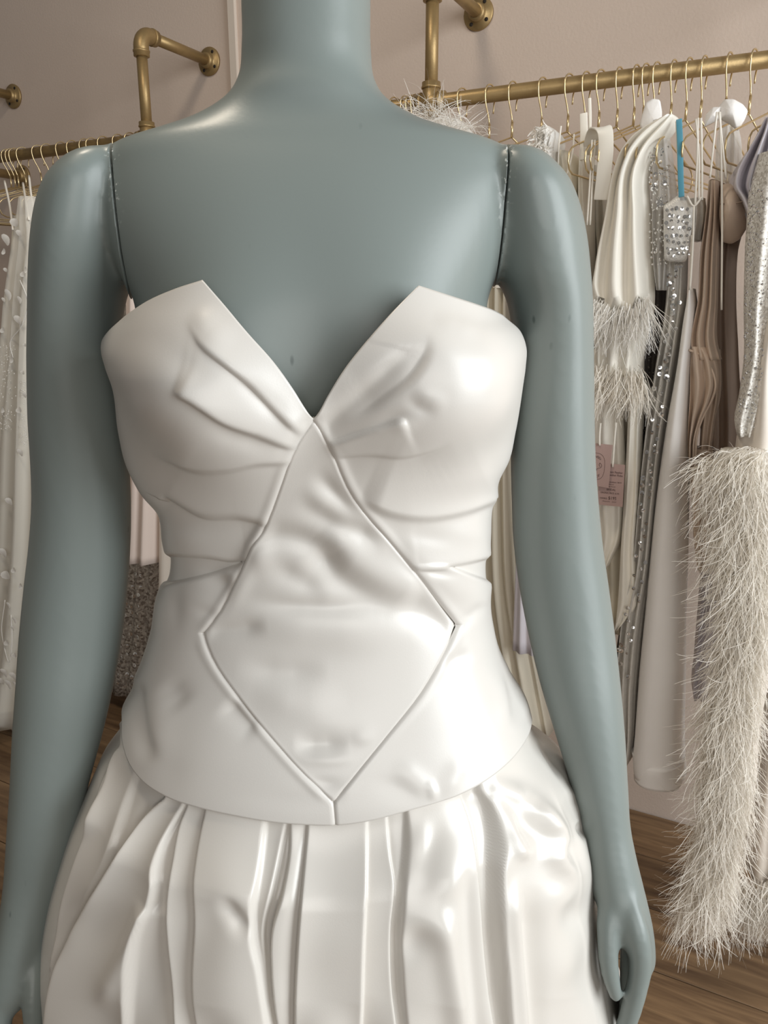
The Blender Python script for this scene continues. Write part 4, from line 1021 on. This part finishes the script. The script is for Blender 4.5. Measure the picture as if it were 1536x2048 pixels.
# --- ivory handkerchief-hem gown with the two price tags
g = garment('handkerchief_gown', 'ivory gown with pointed handkerchief hem and two pink tags', 'gown', 1230, 1000, 0.42)
drape('back_panel', [(700, 1180, 1240), (850, 1182, 1242), (1000, 1184, 1246), (1080, 1196, 1238), (1137, 1196, 1212)], 0.415, 0.05, 'ivory_satin', g, 2, 0.006, 0.2)
drape('under_panel', [(700, 1190, 1262), (1000, 1196, 1258), (1150, 1206, 1250), (1270, 1218, 1240)], 0.38, 0.06, 'ivory_dull', g, 2, 0.005)
drape('front_panel', [(700, 1252, 1282), (850, 1250, 1279), (1000, 1242, 1276), (1100, 1236, 1270), (1180, 1232, 1274), (1212, 1230, 1274), (1240, 1228, 1254), (1262, 1227, 1234)], 0.43, 0.07, 'ivory_satin', g, 2, 0.006, 1.0)
def tagcard(name, label, C, o, lines, loop):
    g = empty(name, on_off(C[3][0], C[3][1], o), label, 'tag', 'pink tags on the ivory gown')
    Q = [on_off(x, y, o) for x, y in C]       # TL TR BR BL
    V = Q + [q - NX*0.0012 for q in Q]
    new_obj('card', V, [(0, 3, 2, 1), (4, 5, 6, 7), (0, 1, 5, 4), (1, 2, 6, 5), (2, 3, 7, 6), (3, 0, 4, 7)], 'tag_pink', g, False)
    def uv(u, v): return Q[0]*(1-u)*(1-v) + Q[1]*u*(1-v) + Q[2]*u*v + Q[3]*(1-u)*v
    for txt, u0, v0, u1, v1, mode in lines:
        if mode == 'oval':
            pts = []
            for k in range(41):
                a = 2*PI*k/40; c = math.cos(a); s_ = math.sin(a)
                pts.append(uv((u0+u1)/2 + (u1-u0)/2*np.sign(c)*abs(c)**0.75, (v0+v1)/2 + (v1-v0)/2*np.sign(s_)*abs(s_)**0.75) + NX*0.0004)
            tube('oval_border', pts, 0.00022, 'ink', g, 5); continue
        if mode == 'line':
            tube('monogram', [uv(u0 + (u1-u0)*a, v0 + (v1-v0)*b) + NX*0.0004 for a, b in spline(txt, 40)], 0.0003, 'ink', g, 5); continue
        cu = bpy.data.curves.new('print', 'FONT'); cu.body = txt; cu.align_x = 'CENTER'; cu.resolution_u = 2
        to = bpy.data.objects.new('print', cu); COL.objects.link(to); bpy.context.view_layer.update()
        me = bpy.data.meshes.new_from_object(to.evaluated_get(bpy.context.evaluated_depsgraph_get())); bpy.data.objects.remove(to)
        co = np.zeros(len(me.vertices)*3); me.vertices.foreach_get('co', co); co = co.reshape(-1, 3)
        lo, hi = co[:, :2].min(0), co[:, :2].max(0); T = (co[:, :2]-lo)/(hi-lo + 1e-9); N = np.zeros_like(co)
        for i, (a, b) in enumerate(T):
            arc = 0.0
            if mode == 'arch': arc = -(v1-v0)*0.9*(1 - (2*a-1)**2)
            if mode == 'cup': arc = (v1-v0)*0.9*(1 - (2*a-1)**2)
            N[i] = uv(u0 + (u1-u0)*a, v1 + (v0-v1)*b + arc) + NX*0.0005
        me.vertices.foreach_set('co', N.astype(np.float32).ravel()); me.update(); me.materials.clear(); me.materials.append(MATS['ink'])
        link('print', me, g)
    tube('ribbon_loop', spline([on_off(x, y, o + 0.0015) for x, y in loop], 12), 0.0022, 'strap', g, 6)
    return g
tagcard('swing_tag', 'pink swing tag with an oval printed emblem on the ivory gown', [(1172, 885), (1225, 890), (1217, 976), (1168, 968)], 0.452,
        [('', 0.10, 0.22, 0.78, 0.84, 'oval'), ('LOVED', 0.26, 0.33, 0.62, 0.385, 'arch'), ('TWICE', 0.24, 0.70, 0.60, 0.755, 'cup'),
         ([(0.30, 0.55), (0.12, 0.62), (0.0, 0.40), (0.10, 0.12), (0.32, 0.08), (0.42, 0.30), (0.44, 0.60), (0.56, 0.98)], 0.2, 0.44, 0.68, 0.64, 'line'),
         ([(0.56, 0.98), (0.62, 0.72), (0.80, 0.62), (0.96, 0.42), (0.92, 0.16), (0.80, 0.0)], 0.2, 0.44, 0.68, 0.64, 'line'), ([(0.80, 0.0), (0.76, 0.25), (0.84, 0.48)], 0.2, 0.44, 0.68, 0.64, 'line')],
        [(1201, 846), (1199, 870), (1199, 891)])
tagcard('price_tag', 'pink price tag with printed lines half behind the emblem tag', [(1201, 926), (1250, 930), (1245, 1014), (1194, 1009)], 0.446,
        [('Ostrich Feather', 0.26, 0.165, 0.93, 0.215, ''), ('& Feather Robe', 0.26, 0.235, 0.94, 0.285, ''), ('condition: 10/10', 0.42, 0.41, 0.90, 0.445, ''), ('preloved', 0.34, 0.47, 0.60, 0.505, ''),
         ('size fits most', 0.2, 0.52, 0.68, 0.55, ''), ('BRIDAL', 0.34, 0.585, 0.70, 0.635, ''), ('ORIGINAL PRICE: $ 375', 0.10, 0.675, 0.84, 0.72, ''), ('OUR PRICE:', 0.09, 0.81, 0.38, 0.85, ''), ('$195', 0.43, 0.775, 0.74, 0.86, ''), ('deposit   paid', 0.2, 0.885, 0.74, 0.915, '')],
        [(1232, 845), (1228, 890), (1225, 934)])

# --- dark beaded dress, mostly hidden
g = garment('dark_beaded_dress', 'dark sheer dress with tiny beads glimpsed behind the shawl feathers', 'dress', 1298, 750, 0.36)
drape('dress_body', [(420, 1290, 1330), (560, 1288, 1345), (760, 1278, 1330), (900, 1266, 1310), (1100, 1258, 1290), (1320, 1225, 1262)], 0.35, 0.08, 'smoke_cloth', g, 3, 0.006)
specks('beads', g, [(random.uniform(1284, 1320), random.uniform(470, 930)) for _ in range(190)], 0.354, 0.0018, 'sequin')

# --- sheer sequinned top
g = garment('sheer_sequin_top', 'sheer white top with silver sequins clustered down the front', 'top', 1322, 350, 0.42)
drape('sheer_body', [(238, 1302, 1326), (270, 1298, 1334), (350, 1300, 1345), (430, 1298, 1352), (520, 1302, 1340), (580, 1310, 1332)], 0.44, 0.06, 'sheer', g, 3, 0.008, 0.6)
specks('sequins', g, [(min(1345, max(1300, random.gauss(1320, 11))), random.uniform(280, 530)) for _ in range(150)], 0.444, 0.0026, 'sequin')
for x, y in [(1311, 348), (1320, 324), (1310, 370), (1330, 366), (1316, 404), (1322, 398), (1325, 408), (1318, 412), (1305, 378)]: sequin(x, y, 0.447, g, 0.7)

# --- silver sequin gown hung on a blue ribbon
g = garment('silver_sequin_gown', 'slim silver sequinned gown hung by a bright blue ribbon', 'gown', 1330, 600, 0.44)
gs = drape('gown_skirt', [(500, 1332, 1372), (600, 1328, 1368), (734, 1307, 1350), (869, 1286, 1328), (1003, 1272, 1312), (1150, 1258, 1297), (1234, 1240, 1284), (1369, 1230, 1270), (1503, 1236, 1262), (1530, 1238, 1258)], 0.425, 0.07, 'silver_cloth', g, 3, 0.012, 0.4, n=60)
gb = sheet('bodice', [(1328, 412), (1346, 400), (1356, 390), (1372, 394), (1388, 410), (1385, 450), (1378, 500), (1372, 524), (1330, 522), (1328, 470)], 0.455, 0.012, 'silver_cloth', g, 0.004)
for r_ in range(8):
    for c_ in range(5):
        sequin(1334 + c_*10 + (r_ % 2)*4 + random.uniform(-2, 2), 418 + r_*13 + random.uniform(-3, 3), 0.4655, gb, random.uniform(0.4, 0.7))
band('blue_ribbon', [(1358, 238, .462), (1360, 280, .464), (1361, 340, .466), (1363, 394, .466)], 0.0095, 0.002, 'blue_ribbon', g); band('blue_ribbon', [(1353, 242, .458), (1354, 275, .458), (1357, 330, .458)], 0.004, 0.002, 'strap', g)
for x, y in [(1349, 436), (1357, 482), (1358, 494), (1352, 511), (1353, 530), (1362, 530), (1339, 552), (1338, 568), (1344, 596), (1346, 612), (1345, 626), (1332, 722), (1332, 738), (1333, 754), (1308, 777), (1322, 830), (1311, 904), (1286, 956), (1284, 971), (1284, 986), (1257, 1354), (1242, 1290), (1242, 1302), (1241, 1328), (1236, 1300)]: sequin(x, y, 0.442, gs, 0.95)
for k in range(60):
    y = 540 + k*13; cx = np.interp(y, [540, 600, 734, 869, 1003, 1150, 1234, 1320], [1350, 1350, 1330, 1308, 1292, 1278, 1262, 1255])
    sequin(cx + random.uniform(-12, 12), y, 0.438, gs, random.uniform(0.5, 0.8))

# --- strappy silver top behind
g = garment('strappy_silver_top', 'pale knotted spaghetti straps holding a small silver beaded top', 'top', 1390, 430, 0.44)
drape('top_body', [(395, 1376, 1408), (430, 1378, 1410), (480, 1376, 1404)], 0.42, 0.05, 'silver_cloth', g, 2, 0.005)
for a in ([(1396, 236), (1394, 330), (1390, 410)], [(1402, 236), (1404, 330), (1404, 400)], [(1392, 238), (1397, 300), (1398, 400)], [(1374, 392), (1388, 412), (1404, 394)], [(1388, 412), (1386, 480), (1380, 580)]): ribbon('strap', a, 0.0019, 'strap', g, 0.470)

# --- white column skirt
g = garment('white_column_skirt', 'long plain white column skirt flaring to a wide hem', 'skirt', 1330, 1200, 0.45)
drape('skirt_cloth', [(576, 1376, 1381), (600, 1370, 1386), (734, 1349, 1379), (869, 1325, 1375), (1003, 1306, 1370), (1150, 1290, 1366), (1234, 1282, 1363), (1369, 1268, 1361), (1503, 1257, 1359), (1560, 1253, 1361), (1582, 1256, 1362)], 0.46, 0.10, 'white_crepe', g, 1, 0.004, 0.3, n=60, flare=0.5)
drape('hem_band', [(1538, 1253.5, 1361), (1582, 1254.5, 1362.5)], 0.4615, 0.152, 'white_crepe', g, 1, 0.0035, 0.3, n=10)
ribbon('strap', [(1384, 470), (1382, 530), (1379, 580)], 0.0016, 'strap', g, 0.465)

# --- tan corset dress
g = garment('tan_corset_dress', 'tan satin corset dress with moulded cup and rippling front ruffle', 'dress', 1430, 600, 0.44)
drape('bodice', [(358, 1414, 1436), (372, 1412, 1470), (420, 1412, 1485), (500, 1404, 1470), (600, 1396, 1466), (700, 1392, 1470), (900, 1394, 1474), (950, 1394, 1470)], 0.40, 0.14, 'tan_dark', g, 3, 0.008)  # shaded inside of the corset, its shade painted in as dark tan
sheet('moulded_cup', [(1442, 372), (1456, 366), (1474, 374), (1490, 396), (1498, 425), (1494, 455), (1480, 478), (1462, 488), (1444, 484), (1438, 430)], 0.43, 0.01, 'tan_satin', g, 0.034)
tube('cup_seam', spline([on_off(x, y, 0.4695) for x, y in [(1440, 408), (1456, 408), (1474, 406), (1490, 402)]], 12), 0.0012, 'tan_dark', g, 5)
drape('front_panel', [(360, 1415, 1434), (430, 1408, 1436), (500, 1398, 1434), (600, 1392, 1432), (690, 1378, 1432), (720, 1382, 1440)], 0.45, 0.06, 'tan_satin', g, 3, 0.010, 0.9)
drape('ruffle', [(694, 1378, 1412), (712, 1377, 1426), (740, 1376, 1434), (770, 1376, 1434), (800, 1376, 1424), (840, 1375, 1404), (880, 1374, 1392), (920, 1375, 1391), (938, 1378, 1388)], 0.455, 0.05, 'tan_satin', g, 2.5, 0.012, 2.2, n=50, sway=1.5)
tube('ruffle_edge', spline([on_off(x, y, 0.452) for x, y in [(1378, 700), (1394, 706), (1412, 722), (1426, 746), (1431, 770), (1424, 798), (1406, 834), (1394, 870), (1391, 905), (1389, 936)]], 40), 0.0022, 'tan_satin', g, 6)
drape('ruffle_back', [(700, 1400, 1438), (780, 1404, 1440), (860, 1398, 1428), (930, 1394, 1420)], 0.42, 0.05, 'tan_satin', g, 2, 0.008, 1.4)
drape('lower_drape', [(900, 1380, 1424), (1000, 1380, 1420), (1100, 1386, 1416), (1145, 1392, 1414)], 0.43, 0.05, 'tan_satin', g, 2, 0.006)
for a in ([(1420, 356), (1426, 300), (1434, 224)], [(1443, 620), (1444, 400), (1440, 224)], [(1452, 356), (1446, 300), (1438, 224)]): ribbon('strap', a, 0.0017, 'strap', g, 0.474)

# --- white bow top
g = garment('white_bow_top', 'white organza top with a stiff bow over the hanger shoulder', 'top', 1450, 235, 0.36)
sheet('bow_loop', [(1440, 238), (1437, 214), (1450, 199), (1468, 199), (1486, 209), (1496, 222), (1489, 240), (1475, 262), (1461, 250)], 0.40, 0.005, 'white_crepe', g, 0.012, 0.4); sheet('bow_loop', [(1442, 214), (1426, 215), (1412, 230), (1408, 254), (1424, 246), (1440, 238)], 0.405, 0.005, 'white_crepe', g, 0.008, 1.4)
drape('organza_body', [(235, 1440, 1470), (270, 1432, 1478), (340, 1428, 1480), (420, 1424, 1482)], 0.36, 0.08, 'sheer', g, 3, 0.008)

# --- lilac puff sleeve blouse
g = garment('lilac_puff_blouse', 'pale lilac blouse with a gathered puff sleeve', 'blouse', 1500, 380, 0.46)
drape('puff_sleeve', [(232, 1524, 1560), (262, 1508, 1566), (300, 1484, 1570), (345, 1457, 1572), (372, 1456, 1560), (400, 1474, 1556), (440, 1490, 1546), (492, 1486, 1524)], 0.48, 0.12, 'lilac', g, 4, 0.022, 0.8, n=60, sway=1.2)
g = garment('lilac_maxi_dress', 'pale lilac maxi dress hem hanging beside the feather gown', 'dress', 1405, 1250, 0.44)
drape('dress_body', [(460, 1430, 1456), (700, 1430, 1464), (800, 1430, 1484), (900, 1424, 1486), (1000, 1410, 1480), (1100, 1402, 1470), (1234, 1392, 1460), (1330, 1384, 1450), (1400, 1380, 1446), (1408, 1382, 1446)], 0.25, 0.07, 'lilac', g, 3, 0.010, 0.2)

# --- white sequinned sleeve dress
g = garment('white_sequin_dress', 'white sequinned dress with long sparkling sleeve', 'dress', 1510, 600, 0.48)
drape('sequin_sleeve', [(300, 1516, 1590), (360, 1500, 1588), (450, 1492, 1580), (600, 1486, 1560), (734, 1484, 1545), (800, 1474, 1526), (850, 1465, 1512), (874, 1470, 1504)], 0.52, 0.08, 'sequin_white', g, 2, 0.007, 0.8)
drape('dress_body', [(320, 1530, 1640), (800, 1520, 1660), (1200, 1530, 1660)], 0.265, 0.08, 'sequin_white', g, 3, 0.010)
specks('sequins', g, [(np.interp(y, [380, 600, 734, 800, 860], [1500, 1490, 1488, 1478, 1469]) + random.uniform(0, 38), y) for y in [random.uniform(380, 860) for _ in range(320)]], 0.523, 0.0020, 'sequin')

# --- cream gown with ostrich feather column
g = garment('feather_column_gown', 'cream satin gown edged with a thick column of ostrich feathers', 'gown', 1450, 1500, 0.5)
drape('gown_cloth', [(300, 1556, 1574), (400, 1546, 1582), (560, 1536, 1584), (700, 1506, 1572), (900, 1470, 1600), (1200, 1462, 1580), (1460, 1440, 1520), (1640, 1420, 1502), (1720, 1400, 1478), (1810, 1390, 1472)], 0.52, 0.10, 'cream_satin', g, 2, 0.006, 0.4, n=60)
LE = ([880, 960, 1100, 1200, 1260, 1370, 1450, 1560, 1630, 1720, 1800, 1850], [1440, 1408, 1424, 1440, 1436, 1420, 1400, 1396, 1398, 1380, 1352, 1356])
RE = ([880, 1000, 1200, 1460, 1560, 1640, 1720, 1800, 1850], [1536, 1560, 1540, 1512, 1504, 1496, 1476, 1462, 1440])
rt = []; dr = []
for k in range(6500):
    y = RNG.uniform(895, 1850); a = np.interp(y, *LE); b_ = np.interp(y, *RE); u = RNG.beta(1.0, 1.1); x = a + 6 + (b_ - a - 6)*u
    e = abs(2*u-1); oo = 0.525 + 0.035*math.sqrt(max(0, 1-e*e))
    rt.append(on_off(x, y, oo)); dr.append(-UPV*RNG.uniform(.5, 1.1) + NX*RNG.normal(0.45, .35) + DX*RNG.normal((u-.5)*1.1, .38))
feathers('ostrich_feathers', g, rt, dr, 0.090, 'feather', grav=1.9, curl=1.2, width=0.0009)
drape('feather_band', [(905, 1440, 1540), (1000, 1420, 1550), (1200, 1444, 1530), (1300, 1434, 1524), (1460, 1408, 1505), (1640, 1404, 1490), (1720, 1388, 1468), (1800, 1362, 1455)], 0.545, 0.05, 'feather', g, 2, 0.005, n=50)
rt = []; dr = []
for x, y in poly_samples([(1392, 915), (1430, 900), (1500, 892), (1536, 896), (1536, 930), (1400, 960)], 300):
    rt.append(on_off(x, y, 0.565)); dr.append(-UPV*RNG.normal(.2, .4) + NX*.5 + DX*RNG.normal(-0.7, .5))
feathers('collar_feathers', g, rt, dr, 0.07, 'feather', grav=1.8, curl=0.6, width=0.0010)
g = garment('cream_satin_train', 'cream satin train with feathered hem sweeping the floor', 'gown', 1520, 1700, 0.55)
drape('train_cloth', [(300, 1590, 1612), (380, 1578, 1622), (700, 1572, 1626), (1000, 1566, 1632), (1300, 1545, 1640), (1460, 1520, 1660), (1560, 1506, 1680), (1640, 1492, 1700), (1720, 1480, 1720), (1790, 1470, 1730)], 0.405, 0.12, 'cream_satin', g, 4, 0.018, 0.4, n=40)
rt = []; dr = []
for k in range(1500):
    x = RNG.uniform(1474, 1600); y = RNG.uniform(1755, 1840)
    rt.append(on_off(x, y, 0.415 + RNG.uniform(-.02, .01))); dr.append(-UPV + NX*RNG.normal(0.4, .35) + DX*RNG.normal((x-1530)/120, .5))
feathers('hem_feathers', g, rt, dr, 0.075, 'feather', grav=1.0, curl=0.6, width=0.0010)
